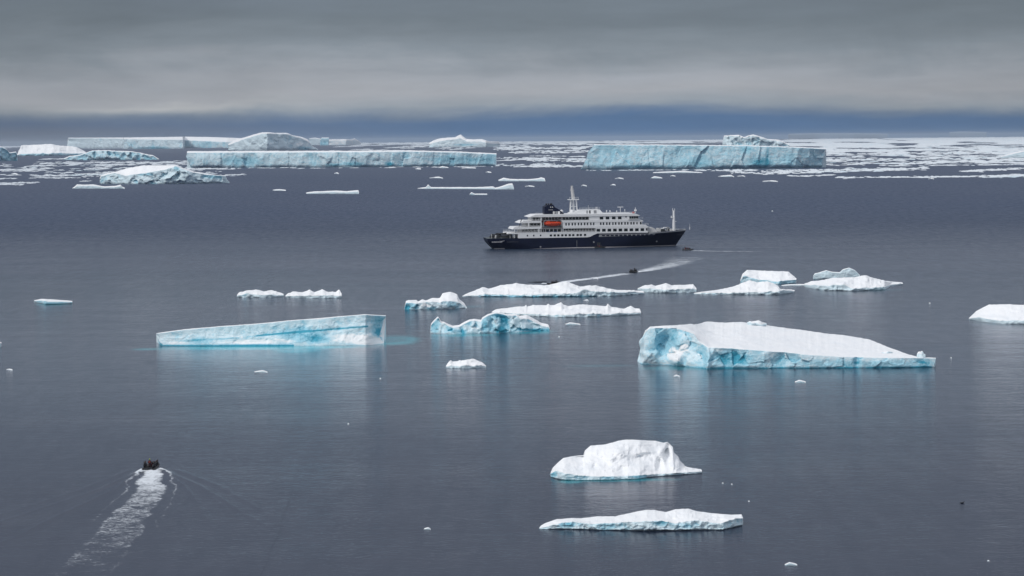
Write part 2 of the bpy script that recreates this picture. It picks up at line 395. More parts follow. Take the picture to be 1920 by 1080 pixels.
    a = idx[:-1, :-1].ravel(); b = idx[:-1, 1:].ravel(); c = idx[1:, 1:].ravel(); d = idx[1:, :-1].ravel()
    faces = np.stack([a, b, c, d], -1).tolist()
    faces.append(idx[::-1, 0].tolist()[::-1][::-1]); faces.append(idx[:, -1].tolist())
    cen = np.array([A[:, 0].mean(), A[:, 1].mean(), 0]); P_ = A - cen
    me = mesh_np(name, P_, faces, ICE, True, {'tc': A / mpp, 'snow': snow.ravel(), 'blue': bl.ravel()})
    me.polygons[len(faces) - 1].use_smooth = False; me.polygons[len(faces) - 2].use_smooth = False
    o = obj(name, me, loc=(cen[0], cen[1], z0)); o['mpp'] = mpp
    return tag(o, label, cat, group)
z1 = lambda p: Z(1000, 800, 4.571, p)
zB = lambda p: Z(1170, 490, 2.56, p)
zL = lambda p: Z(280, 570, 3.692, p)
z8 = lambda p: Z(780, 570, 6.4, p)
zM = lambda p: Z(740, 500, 3.84, p)
z3 = lambda p: Z(0, 230, 4, p)
z4 = lambda p: Z(340, 230, 3.097, p)
z5 = lambda p: Z(920, 230, 3.692, p)
z0_ = lambda p: Z(0, 520, 2.824, p)
def pb_(f, L_): return [(*f([(x, y)])[0], rx, ry, s) for x, y, rx, ry, s in L_]

berg('ice_floe', 'long low white ice floe nearest the camera, turquoise undercut edge', 'ice floe',
     z1([(50, 868), (65, 850), (100, 830), (200, 797), (330, 790), (400, 795), (550, 775), (700, 775), (830, 745), (960, 718), (1040, 718), (1130, 738), (1220, 712), (1330, 706), (1400, 730), (1550, 748), (1700, 757), (1785, 752), (1797, 780)]),
     z1([(50, 880), (300, 880), (640, 890), (960, 896), (1300, 891), (1620, 886), (1790, 850)]),
     z1([(50, 872), (250, 822), (330, 815), (500, 832), (700, 828), (1050, 800), (1200, 825), (1400, 800), (1600, 832), (1730, 790), (1797, 785)]),
     hum=1.0, depth=7, amp=.25, wave=16, under=.35, blue=.32, topamp=.05, relief=.7, res=1.1, fac=.3, jag=.5, lean=.1, snowface=.12,
     bp=pb_(z1, [(300, 840, 14, 5, .5), (1100, 820, 16, 5, .5), (640, 850, 30, 6, .2), (1300, 850, 30, 6, .2)]))
berg('iceberg', 'white snow covered iceberg with a rounded hump and low tail, near the bottom right', 'iceberg',
     z1([(148, 395), (165, 355), (205, 315), (255, 272), (330, 258), (430, 250), (440, 212), (490, 165), (620, 155), (750, 120), (800, 112), (890, 115), (1050, 125), (1110, 140), (1150, 135), (1198, 180), (1203, 225), (1245, 265), (1258, 300), (1300, 345), (1330, 357), (1440, 368), (1445, 378)]),
     z1([(150, 430), (200, 450), (280, 462), (600, 460), (900, 450), (1020, 430), (1200, 418), (1430, 400)]),
     z1([(148, 400), (200, 375), (280, 400), (400, 420), (600, 428), (800, 422), (1000, 412), (1200, 397), (1445, 384)]),
     hum=.6, depth=12, amp=.3, wave=18, under=.35, blue=.3, topamp=.05, fac=.35, jag=.5, snowface=.2, relief=1.3, res=1.1,
     dents=[(*z1([(530, 345)])[0], 5, 7, 1.5), (*z1([(600, 290)])[0], 9, 8, .8), (*z1([(765, 385)])[0], 9, 9, 1.2), (*z1([(1150, 250)])[0], 6, 16, 4.5), (*z1([(1085, 340)])[0], 7, 12, 3.0), (*z1([(440, 270)])[0], 16, 9, 1.2), (*z1([(930, 290)])[0], 22, 12, 1.6), (*z1([(1110, 200)])[0], 9, 7, -1.2), (*z1([(700, 220)])[0], 22, 12, -1.2), (*z1([(1215, 310)])[0], 9, 14, -2.0)],
     bp=pb_(z1, [(170, 400, 6, 9, .5), (640, 440, 12, 4, .3), (900, 425, 14, 4, .4), (530, 345, 5, 5, .0)]))
berg('iceberg', 'big flat snow topped iceberg on the right with blue cliffs along its front', 'iceberg',
     zB([(100, 335), (125, 312), (240, 306), (350, 300), (410, 288), (480, 294), (560, 291), (675, 306), (850, 328), (960, 345), (1060, 355), (1180, 375), (1290, 420), (1365, 447), (1410, 458), (1497, 463)]),
     zB([(60, 480), (80, 495), (180, 497), (400, 516), (650, 515), (1000, 513), (1300, 512), (1488, 508)]),
     zB([(100, 345), (125, 320), (250, 322), (340, 345), (300, 375), (405, 415), (640, 430), (900, 452), (1100, 462), (1497, 466)][0:3] + [(335, 348), (360, 385), (405, 413), (640, 428), (800, 440), (900, 451), (1100, 461), (1497, 466)]),
     depth=20, flat=True, maxdep=75, amp=.13, wave=26, under=.08, lean=.12, cav=1.2, blue=.34, topamp=.05, fac=.5, jag=.5, back=.1, dents=[(*zB([(200, 400)])[0], 16, 22, 4.0), (*zB([(250, 470)])[0], 10, 12, -2.2), (*zB([(400, 470)])[0], 5, 26, -2.0), (*zB([(520, 470)])[0], 30, 26, .9), (*zB([(760, 480)])[0], 22, 20, 1.0), (*zB([(1120, 485)])[0], 6, 14, 1.2)], relief=.6, dmin=.05, taper=.2,
     bp=pb_(zB, [(200, 400, 34, 30, .38), (530, 470, 50, 18, .42), (750, 480, 35, 14, .2), (1000, 490, 60, 8, .3), (1280, 492, 60, 8, .3), (1120, 480, 8, 10, .3), (1440, 490, 14, 10, .35)]) + [('line', zB([(70, 495), (400, 514), (1000, 512), (1480, 507)]), 2.0, .5)],
     wp=pb_(zB, [(245, 455, 16, 22, .9), (290, 410, 9, 12, .8), (350, 450, 22, 22, .45), (740, 450, 14, 4, .25)]))
berg('iceberg', 'long tilted slab iceberg on the left, pale blue with a turquoise stripe', 'iceberg',
     zL([(48, 203), (250, 175), (500, 153), (750, 135), (950, 115), (1200, 95), (1490, 70), (1560, 75), (1637, 78)]),
     zL([(88, 290), (400, 292), (700, 292), (1000, 290), (1300, 288), (1500, 288), (1632, 274)]),
     zL([(48, 206), (250, 179), (500, 157), (750, 139), (950, 119), (1200, 99), (1490, 74), (1560, 79), (1637, 82)]),
     depth=16, amp=.08, wave=22, under=.06, lean=.02, foot=.35, blue=.34, topamp=.01, fac=.12, jag=.25, dmin=.5, taper=.03,
     bp=pb_(zL, [(1060, 215, 38, 14, .30), (1170, 242, 24, 8, .40), (350, 255, 22, 6, .40), (1590, 130, 12, 22, .35), (1590, 200, 12, 8, .5), (980, 200, 40, 10, .15)])
     + [('line', zL([(735, 222), (1000, 197), (1250, 178), (1515, 155)]), 1.6, .75), ('line', zL([(180, 262), (320, 250), (500, 243), (735, 224)]), 1.4, .3), ('line', zL([(90, 292), (1000, 289)]), 2.2, .9)],
     wp=pb_(zL, [(200, 270, 34, 7, .55), (600, 222, 34, 6, .5), (820, 258, 60, 7, .75), (1420, 240, 60, 14, .75), (1550, 262, 30, 8, .6), (1190, 130, 28, 12, .3), (560, 268, 40, 6, .5)]))
berg('iceberg', 'blue jagged iceberg with a pointed left peak and crumpled middle dome', 'iceberg',
     z8([(172, 280), (178, 240), (200, 210), (265, 145), (300, 205), (335, 210), (380, 235), (440, 260), (520, 250), (580, 215), (640, 185), (700, 178), (780, 190), (795, 160), (860, 120), (960, 95), (1100, 120), (1205, 125), (1240, 142), (1330, 130), (1400, 165), (1500, 225), (1590, 245), (1603, 290)]),
     z8([(180, 352), (450, 362), (800, 355), (1000, 350), (1090, 345), (1240, 340), (1400, 325), (1597, 318)]),
     z8([(172, 300), (178, 260), (200, 230), (265, 160), (300, 230), (335, 225), (380, 260), (440, 285), (520, 275), (580, 240), (640, 210), (700, 200), (780, 215), (795, 180), (860, 140), (960, 110), (1100, 135), (1205, 138), (1240, 170), (1330, 175), (1400, 205), (1500, 260), (1590, 280), (1603, 300)]),
     depth=9, amp=.16, relief=.7, wave=13, vert=.8, under=.10, lean=.25, foot=.15, blue=.30, topamp=.08, fac=.8, jag=.4, cav=1.0, snowface=-.1,
     bp=pb_(z8, [(235, 270, 9, 14, .45), (430, 315, 14, 5, .3), (550, 335, 8, 5, .4), (830, 250, 7, 16, .5), (930, 150, 10, 6, .3), (1050, 210, 10, 16, .5), (1030, 320, 10, 8, .5), (1420, 310, 34, 3, .7), (940, 300, 14, 8, .3)]),
     wp=pb_(z8, [(330, 290, 6, 12, .4), (700, 290, 18, 8, .35), (1300, 220, 12, 16, .3)]))
berg('iceberg', 'small iceberg with turquoise crest on the left and a white snowy hump', 'iceberg',
     zM([(70, 300), (80, 248), (100, 240), (155, 240), (170, 250), (200, 235), (225, 245), (270, 225), (325, 225), (345, 190), (400, 180), (450, 200), (465, 235), (500, 260), (520, 295)]),
     zM([(74, 308), (120, 310), (330, 307), (515, 298)]),
     zM([(70, 303), (80, 260), (155, 262), (200, 255), (270, 250), (325, 260), (350, 250), (400, 245), (450, 250), (500, 280), (520, 297)]),
     depth=9, amp=.2, relief=.9, wave=11, blue=.30, fac=.7, topamp=.1, jag=.5, snowface=.1,
     bp=pb_(zM, [(110, 275, 12, 10, .5), (290, 240, 14, 3, .6), (410, 270, 14, 6, .3), (270, 300, 10, 3, .3)]), wp=pb_(zM, [(220, 280, 16, 6, .6), (440, 290, 12, 4, .4)]))
berg('ice_floe', 'long hummocky white floe behind, crossed by the dinghy wake', 'ice floe',
     zM([(486, 212), (530, 190), (600, 165), (630, 145), (680, 160), (760, 135), (870, 122), (950, 130), (1100, 135), (1180, 115), (1240, 108), (1330, 145), (1450, 135), (1520, 155), (1600, 170), (1790, 175), (1797, 185)]),
     zM([(490, 217), (700, 216), (1000, 219), (1350, 216), (1600, 211), (1795, 196)]),
     zM([(486, 214), (640, 200), (900, 203), (1100, 200), (1300, 195), (1350, 172), (1500, 182), (1797, 187)]),
     hum=1.4, depth=22, amp=.22, relief=1.6, wave=10, under=.3, blue=.28, fac=.5, topamp=.12, jag=.9, snowface=.15,
     bp=[('line', zM([(640, 212), (1000, 216), (1460, 212)]), 1.6, .5)])
berg('ice_floe', 'long white floe studded with small ice blocks, behind the blue jagged berg', 'ice floe',
     zM([(698, 325), (730, 308), (890, 290), (938, 288), (945, 270), (952, 288), (1000, 278), (1090, 280), (1105, 268), (1120, 280), (1140, 280), (1200, 257), (1215, 275), (1250, 285), (1350, 272), (1500, 285), (1522, 285), (1535, 266), (1555, 290), (1650, 305), (1700, 283), (1730, 300), (1765, 302), (1773, 325)]),
     zM([(700, 336), (900, 350), (1000, 358), (1250, 365), (1500, 358), (1770, 345)]),
     zM([(698, 330), (950, 343), (1200, 348), (1400, 340), (1500, 342), (1773, 330)]),
     hum=1.4, depth=20, amp=.22, relief=1.6, wave=10, under=.4, blue=.2, fac=.5, topamp=.12, jag=.7, snowface=.25, bp=pb_(zM, [(1290, 325, 8, 4, .4)]))
berg('ice_floe', 'short white floe right of the long hummocky one, grey underedge', 'ice floe',
     zB([(65, 130), (95, 118), (130, 112), (150, 118), (200, 105), (230, 115), (330, 112), (348, 130)]), zB([(66, 137), (110, 151), (200, 153), (345, 150)]),
     zB([(65, 132), (130, 132), (200, 136), (348, 134)]), hum=1.4, depth=16, amp=.25, relief=1.6, wave=9, under=.3, blue=.2, topamp=.12, jag=.7, snowface=.15)
berg('ice_floe', 'white floe with a central mound, in front of the block shaped berg', 'ice floe',
     zB([(335, 152), (420, 142), (520, 125), (560, 108), (600, 90), (640, 102), (690, 95), (740, 118), (752, 135), (818, 138)]), zB([(335, 158), (500, 160), (745, 161), (818, 150)]),
     zB([(335, 155), (500, 152), (700, 148), (745, 140), (818, 143)]), hum=1.4, depth=16, amp=.25, relief=1.6, wave=9, under=.3, blue=.18, topamp=.12, jag=.5, snowface=.2)
berg('iceberg', 'block shaped snow topped iceberg with a thin turquoise base', 'iceberg',
     zB([(558, 92), (568, 60), (590, 42), (680, 45), (790, 50), (808, 65), (827, 82)]), zB([(560, 102), (650, 103), (740, 110), (822, 105)]),
     zB([(558, 95), (575, 70), (650, 90), (740, 98), (827, 88)]), hum=.9, relief=1.2, depth=18, amp=.2, wave=9, under=.15, blue=.5, topamp=.08, jag=.4)
berg('iceberg', 'pale blue twin domed iceberg behind the snowy floe on the right', 'iceberg',
     zB([(908, 70), (915, 58), (940, 52), (970, 42), (1000, 50), (1035, 52), (1050, 38), (1080, 30), (1110, 42), (1132, 66)]), zB([(910, 86), (1000, 86), (1130, 84)]),
     depth=12, amp=.15, wave=12, blue=.25, topamp=.05, jag=.3, snowtop=.3, fac=.3)
berg('ice_floe', 'broad snowy floe with a rough grey front edge and thin right tip', 'ice floe',
     zB([(866, 106), (900, 98), (960, 90), (1000, 80), (1060, 78), (1110, 76), (1155, 68), (1200, 82), (1260, 95), (1338, 102), (1339, 106)]),
     zB([(867, 122), (920, 135), (960, 140), (1100, 143), (1250, 138), (1280, 118), (1338, 112)]),
     zB([(866, 112), (960, 118), (1050, 112), (1100, 132), (1250, 125), (1290, 112), (1339, 108)]), hum=1.4, depth=20, amp=.25, relief=1.6, wave=9, under=.25, blue=.2, topamp=.1, jag=.6, snowface=.15)
berg('ice_floe', 'thin sliver of floe between the block shaped berg and the snowy floe', 'ice floe',
     zB([(755, 114), (800, 110), (866, 109)]), zB([(755, 119), (866, 117)]), depth=6, amp=.1, jag=.2, snowface=.4)
berg('iceberg', 'smooth snow mound berg cut off by the right edge of the view', 'iceberg',
     zB([(1656, 272), (1690, 240), (1750, 208), (1850, 207), (1950, 210), (2060, 235)]), zB([(1662, 280), (1720, 290), (1800, 300), (1920, 303), (2055, 296)]),
     zB([(1656, 275), (1700, 268), (1800, 285), (1920, 282), (2060, 275)]), hum=.8, relief=1.2, depth=16, amp=.15, wave=14, under=.2, blue=.2, topamp=.04, jag=.3, snowface=.2)
berg('ice_floe', 'left floe of the lumpy pair standing left of centre', 'ice floe',
     z0_([(1255, 92), (1270, 78), (1300, 74), (1355, 65), (1400, 75), (1440, 68), (1480, 80), (1502, 88)]), z0_([(1255, 106), (1400, 107), (1502, 103)]),
     z0_([(1255, 98), (1300, 88), (1400, 92), (1502, 92)]), hum=1.4, depth=14, amp=.3, relief=1.6, wave=8, blue=.22, topamp=.12, jag=.8, snowface=.15)
berg('ice_floe', 'right floe of the lumpy pair, with three small snow peaks', 'ice floe',
     z0_([(1510, 98), (1550, 75), (1600, 80), (1640, 66), (1665, 80), (1705, 64), (1740, 78), (1780, 78), (1797, 66), (1808, 85)]), z0_([(1512, 104), (1650, 111), (1808, 109)]),
     z0_([(1510, 100), (1600, 98), (1700, 96), (1808, 98)]), hum=1.4, depth=14, amp=.25, relief=1.6, wave=8, blue=.18, topamp=.12, jag=.6, snowface=.25)
berg('ice_floe', 'lone thin flat floe far left with a dark blue underside', 'ice floe',
     z0_([(180, 122), (220, 114), (300, 119), (383, 125)]), z0_([(185, 132), (240, 145), (383, 140)]), z0_([(180, 125), (220, 122), (260, 128), (383, 129)]),
     depth=10, amp=.1, under=.8, blue=.45, jag=.3, snowface=.1)
berg('ice_floe', 'tip of a white floe just entering at the left edge of the view', 'ice floe',
     [(-30, 640), (-8, 639), (3, 642)], [(-30, 652), (-8, 653), (3.5, 651)], depth=5, jag=.3, snowface=.3)
berg('ice_floe', 'small lumpy white floe below the blue jagged berg', 'ice floe',
     z8([(358, 745), (400, 690), (418, 675), (440, 690), (505, 685), (520, 668), (540, 685), (620, 672), (690, 660), (760, 690), (800, 705), (842, 742)]), z8([(358, 768), (600, 773), (838, 760)]),
     z8([(358, 750), (450, 738), (600, 742), (750, 735), (842, 745)]), hum=1.4, depth=5, amp=.2, relief=0.7, wave=9, blue=.15, topamp=.12, jag=.4, snowface=.25)

# far bergs
berg('iceberg', 'very long tabular iceberg left of centre with pale crumpled blue wall', 'iceberg',
     z4([(32, 168), (40, 165), (1000, 163), (1300, 160), (1600, 167), (1830, 178)]), z4([(62, 256), (400, 256), (1000, 262), (1400, 256), (1828, 248)]),
     z4([(32, 175), (1000, 171), (1300, 168), (1600, 173), (1830, 184)]),
     depth=60, amp=.15, wave=20, vert=.4, fac=.3, cav=.7, blue=.40, snowface=-.25, jag=.5, topamp=.01, dmin=.5, taper=.02, res=1.2,
     bp=pb_(z4, [(350, 225, 40, 8, .25), (1000, 240, 20, 4, .4), (1210, 240, 8, 4, .6), (880, 245, 12, 3, .4), (1600, 215, 50, 8, .3), (1780, 215, 14, 12, .3)]),
     wp=pb_(z4, [(140, 210, 20, 14, .2), (1220, 210, 12, 12, .6), (900, 210, 40, 12, .2)]) + [('line', z4([(60, 256), (1000, 261), (1828, 248)]), 1.0, .6)])
berg('iceberg', 'massive tabular iceberg right of centre with a sloping left end', 'iceberg',
     [(1113, 270.5), (1250, 271), (1400, 272.5), (1500, 275.5), (1549, 278.5)], [(1088, 317), (1250, 317), (1400, 316.5), (1490, 315.5), (1541, 312.8)],
     [(1113, 272), (1250, 272.5), (1400, 274), (1500, 277), (1549, 280)],
     depth=70, amp=.13, wave=34, vert=.55, fac=.35, cav=.5, blue=.48, snowface=-.3, jag=.5, topamp=.01, dmin=.4, taper=.03, res=1.2,
     bp=[(1430, 305, 22, 9, .45), (1400, 280, 10, 7, .3), (1310, 305, 24, 9, .25), (1480, 300, 10, 14, .2), (1200, 312, 40, 3, .3), (1440, 290, 3, 18, .3)],
     wp=[(1315, 286, 10, 11, .6), (1275, 283, 8, 6, .45), (1500, 300, 8, 12, .2), ('line', [(1088, 317), (1300, 317), (1540, 313)], .9, .6)])
berg('iceberg', 'pale twin humped iceberg showing above the massive tabular berg', 'iceberg',
     [(1356, 262), (1357, 254), (1370, 253), (1385, 252.5), (1396, 257), (1404, 253.5), (1412, 252.3), (1425, 256), (1438, 260), (1460, 262), (1480, 270)], [(1356, 290), (1420, 291), (1485, 290)],
     depth=60, amp=.2, wave=12, fac=.5, blue=.22, snowtop=.5, jag=.5, snowface=.1)
berg('iceberg', 'distant cream tabular iceberg at far left, its middle wall sky blue', 'iceberg',
     z3([(511, 113), (700, 112), (930, 111), (1400, 105), (1600, 108), (1850, 118)]), z3([(512, 168), (700, 181), (925, 184), (932, 202), (1375, 204), (1385, 188), (1705, 190), (1850, 198)]),
     z3([(511, 117), (700, 116), (920, 120), (940, 124), (1360, 128), (1400, 132), (1700, 146), (1850, 122)]),
     depth=200, amp=.12, wave=16, vert=.6, fac=.5, blue=.12, jag=.15, topamp=.01, dmin=.5, taper=.02, res=1.2,
     bp=pb_(z3, [(1160, 160, 55, 12, .22), (1160, 195, 30, 4, .6), (1540, 165, 40, 10, .4), (965, 150, 8, 15, .2)]), wp=pb_(z3, [(720, 150, 50, 9, .4), (1740, 150, 12, 10, .3)]))
berg('iceberg', 'domed crumpled iceberg rising highest on the left skyline', 'iceberg',
     z4([(272, 125), (300, 105), (350, 90), (400, 76), (470, 55), (540, 60), (610, 60), (650, 75), (700, 82), (735, 98), (760, 135), (792, 152)]), z4([(275, 160), (500, 163), (795, 156)]),
     z4([(272, 130), (350, 100), (470, 62), (610, 66), (700, 90), (735, 106), (792, 153)]),
     depth=130, amp=.12, relief=24, wave=16, fac=.4, snowface=.12, blue=.2, jag=.5, topamp=.05, bp=pb_(z4, [(710, 150, 16, 4, .5), (640, 90, 6, 14, .2)]), wp=pb_(z4, [(700, 120, 20, 14, .4), (520, 135, 30, 5, .3)]))
berg('iceberg', 'low white berg shelf joining the domed berg to a small blue block', 'iceberg', z4([(742, 92), (775, 86), (808, 92)]), z4([(745, 128), (808, 130)]), depth=100, blue=.2, jag=.2)
berg('iceberg', 'tiny square sky blue iceberg block on the left skyline', 'iceberg', z4([(806, 98), (815, 86), (857, 86)]), z4([(806, 132), (857, 132)]), depth=60, amp=.2, blue=.6, jag=.2, snowtop=.3)
berg('iceberg', 'low flat white iceberg right of the small blue block on the skyline', 'iceberg',
     z4([(858, 97), (950, 96), (985, 98), (1005, 91), (1030, 104), (1044, 118)]), z4([(858, 130), (960, 132), (1044, 126)]), depth=120, amp=.2, blue=.05, jag=.3, snowface=.6)
berg('iceberg', 'white peaked iceberg alone on the skyline, centre of the view', 'iceberg',
     z4([(1438, 118), (1470, 100), (1500, 92), (1560, 85), (1590, 84), (1622, 69), (1655, 94), (1700, 98), (1740, 94), (1790, 108), (1846, 108), (1850, 120)]), z4([(1440, 142), (1600, 143), (1770, 146), (1850, 136)]),
     z4([(1438, 125), (1500, 105), (1622, 88), (1660, 108), (1740, 106), (1790, 120), (1850, 122)]), depth=120, amp=.15, relief=16, wave=10, blue=.08, jag=.4, snowface=.45, bp=pb_(z4, [(1650, 128, 26, 2.5, .6)]))
berg('iceberg', 'deep blue broken iceberg cut off by the left edge of the view', 'iceberg',
     [(-40, 270), (0, 274.8), (7, 276), (13, 280), (18, 286), (24, 285), (30, 284), (33, 291)], [(-40, 302), (0, 302.5), (32, 300)], depth=50, amp=.3, wave=10, fac=.7, blue=.55, jag=.5, snowtop=.5,
     wp=[(2, 284, 8, 4, .4), (26, 288, 5, 3, .3)])
berg('iceberg', 'low smooth snow slope berg with a dark waterline, far left', 'iceberg',
     z3([(128, 245), (140, 215), (160, 172), (250, 168), (380, 160), (450, 172), (570, 182), (640, 218), (652, 228)]), z3([(140, 250), (400, 250), (652, 242)]),
     z3([(128, 247), (160, 238), (400, 232), (652, 231)]), hum=1.0, relief=30, depth=160, amp=.15, blue=.5, jag=.3, topamp=.03, under=.4, snowface=-.3, bp=pb_(z3, [(360, 175, 30, 2, .8), (540, 185, 20, 3, .5)]))
berg('iceberg', 'rough blue grey iceberg in front of the snow slope berg', 'iceberg',
     z3([(478, 268), (520, 250), (600, 240), (640, 225), (690, 208), (800, 205), (900, 212), (1000, 215), (1100, 235), (1150, 245), (1190, 270)]), z3([(485, 277), (800, 280), (1205, 279)]),
     depth=60, amp=.25, relief=9, wave=10, fac=.7, blue=.42, jag=.6, snowtop=.35, wp=pb_(z3, [(560, 265, 14, 3, .4), (1000, 268, 20, 3, .4), (1150, 262, 14, 4, .5)]))
berg('iceberg', 'snow hill iceberg with a rough icy front, lower left of the far bergs', 'iceberg',
     z3([(748, 420), (755, 398), (800, 380), (880, 365), (960, 340), (1060, 322), (1200, 318), (1330, 317), (1385, 345), (1440, 365), (1560, 385), (1625, 392), (1692, 395), (1705, 430), (1722, 444)]),
     z3([(750, 458), (1000, 461), (1400, 459), (1722, 453)]),
     z3([(748, 425), (760, 402), (860, 376), (940, 398), (1000, 388), (1100, 378), (1180, 362), (1250, 350), (1320, 325), (1385, 352), (1440, 372), (1560, 392), (1692, 400), (1722, 447)]),
     depth=50, amp=.22, relief=6, wave=14, fac=.6, blue=.26, jag=.5, topamp=.05, bp=pb_(z3, [(1100, 380, 12, 6, .3), (1600, 405, 20, 4, .4), (780, 420, 8, 10, .2), (1330, 345, 6, 6, .3)]), wp=pb_(z3, [(1450, 420, 30, 8, .5), (1200, 420, 30, 6, .3)]))
berg('iceberg', 'white hill berg half hidden in pack ice at the far right edge', 'iceberg',
     [(1876, 293), (1890, 289), (1905, 285), (1920, 282), (1950, 281), (1965, 290)], [(1876, 296), (1920, 297), (1965, 296)], depth=80, blue=.1, jag=.3, snowface=.4, topamp=.03)
berg('ice_floe', 'white floe with raised ends just below the snow hill iceberg', 'ice floe',
     z3([(543, 488), (560, 480), (577, 462), (640, 465), (700, 462), (780, 478), (870, 474), (905, 464), (915, 478), (936, 488)]), z3([(543, 495), (936, 494)]), depth=25, amp=.1, jag=.3, blue=.1, snowface=.4, topamp=.03)
berg('ice_floe', 'flat slab floe with an upturned right end, open water left of centre', 'ice floe',
     z4([(724, 406), (760, 400), (900, 394), (960, 398), (1030, 391), (1032, 402)]), z4([(724, 413), (1030, 414)]), depth=20, jag=.3, blue=.1, snowface=.4)
berg('ice_floe', 'short flat floe, smaller one left of the upturned slab', 'ice floe', z4([(530, 389), (570, 386), (607, 390)]), z4([(530, 395), (607, 395)]), depth=16, jag=.2, snowface=.4)
berg('ice_floe', 'long thin floe ending in a peaked mound, behind the ship stern', 'ice floe',
     z4([(1372, 380), (1420, 374), (1433, 358), (1450, 374), (1600, 374), (1720, 374), (1812, 370), (1822, 378), (1850, 372), (1900, 354), (1925, 352), (1932, 380)]), z4([(1372, 384), (1700, 386), (1930, 388)]),
     depth=25, jag=.3, blue=.08, snowface=.4, topamp=.03)
berg('ice_floe', 'small floe with a knob, under the long peaked floe', 'ice floe', z4([(1674, 414), (1684, 403), (1705, 412), (1776, 412)]), z4([(1676, 420), (1776, 420)]), depth=12, jag=.2, blue=.3, snowface=.2)
berg('ice_floe', 'knobbly floe with a lump on its right end, above the ship mast', 'ice floe',
     z5([(53, 396), (90, 382), (150, 390), (250, 392), (320, 386), (350, 378), (375, 384), (378, 400)]), z5([(53, 405), (378, 406)]), depth=22, jag=.5, blue=.1, snowface=.4)
_small = [
 (983, 1003, 347.5, 349.5, 'thin floe sliver just below the knobbly floe'), (804, 832, 331, 334, 'thin floe in open water under the middle of the long tabular wall'),
 (626, 636, 323, 325.5, 'tiny white floe below the left half of the long tabular wall'), (778, 790, 315, 316.5, 'speck of floe close under the long tabular wall'),
 (1089, 1101, 346, 348.5, 'small flat floe just right of the ship mast top'), (1219, 1243, 330, 334.5, 'small pointed floe under the massive tabular berg'),
 (1152, 1170, 332.5, 335, 'small flat floe under the left end of the massive tabular berg'), (1256, 1267, 328, 330, 'tiny floe right of the small pointed floe'),
 (1144, 1155, 344.5, 347.5, 'small peaked floe above the ship superstructure'), (1219, 1322, 320, 324.5, 'long pointed floe close under the massive tabular berg'),
 (1345, 1378, 327.5, 331.5, 'flat floe under the pack edge right of the massive berg middle'), (1381, 1398, 328.5, 330.5, 'short floe at the loose pack edge above open water'),
 (864, 894, 313, 315, 'flat floe right under the right end of the long tabular wall'), (821, 842, 311, 315, 'small heap floe under the right half of the long tabular wall'),
 (910, 922, 321, 323.5, 'small bit of floe just right below the long tabular wall'), (1428, 1460, 338, 340, 'isolated thin floe below the pack edge right of centre'),
 (1740, 1752, 333, 335.5, 'broken bit of floe below the pack edge at right'),
 (1058, 1090, 604, 609, 'flat pale blue floe right of the blue jagged berg'), (475, 503, 693.5, 698.5, 'flat white fragment below the tilted slab berg'),
 (1489, 1512, 711.5, 717.5, 'small white lump below the big flat berg'), (1262, 1275, 702, 706.5, 'little fragment close under the big flat berg left part'),
 (794, 808, 988, 993, 'small white fragment left of the nearest floe'), (1470, 1496, 1053, 1060.5, 'melting flat fragment near the bottom edge, right of centre'),
 (11, 24, 691.2, 693, 'small thin fragment near the left edge'), (1110, 1122, 520.5, 522.5, 'dark blue thin fragment by the dinghy wake'),
 (1093, 1104, 561, 564, 'small fragment between the two long floes'),
 (650, 656, 792, 794.5, 'white crumb of ice in open water left of centre'), (710, 716, 707, 709.5, 'white crumb of ice below the slab berg right end'),
 (1045, 1051, 629, 631, 'white crumb right of the blue jagged berg'), (1780, 1786, 668, 671, 'white crumb right of the big flat berg tip'),
 (1352, 1358, 903, 906, 'left crumb of two right of the snowy hump berg'), (1369, 1375, 905, 908, 'right crumb of two right of the snowy hump berg'),
 (1401, 1407, 937, 940, 'lone crumb between hump berg and nearest floe'), (1849, 1857, 1049, 1051.5, 'crumb near the bottom right corner'),
 (1445, 1451, 393.5, 395.5, 'far crumb of ice in open water right of the ship'), (1740, 1746, 566, 568, 'crumb above the tip of the big flat berg'),
 (20, 34, 324, 327, 'bit of ice in dark water at far left')]
for (a_, b_, t_, q_, lb) in _small:
    cx_ = (a_ + b_) / 2; kk_ = .48 if b_ - a_ < 9 else .9; a_, b_ = cx_ + (a_ - cx_) * kk_, cx_ + (b_ - cx_) * kk_; t_ = q_ + (t_ - q_) * kk_; w_ = b_ - a_; h_ = q_ - t_; k1 = random.uniform(.25, .75); k2 = random.uniform(0, .5)
    mp_ = H * F / (q_ - yhor(a_)) / F
    berg('ice_fragment', lb, 'ice fragment', [(a_, q_ - .4 * h_), (a_ + .15 * w_, t_ + .4 * h_), (a_ + k1 * w_, t_), (a_ + (k1 + .12) * w_, t_ + .3 * h_ * k2), (b_ - .1 * w_, t_ + .45 * h_), (b_, q_ - .3 * h_)],
         [(a_, q_), (b_, q_)], depth=max(w_ * mp_ * .35, .5), jag=.15, snowface=.3, blue=.35 if w_ > 20 and q_ > 600 else .15, res=1.0)
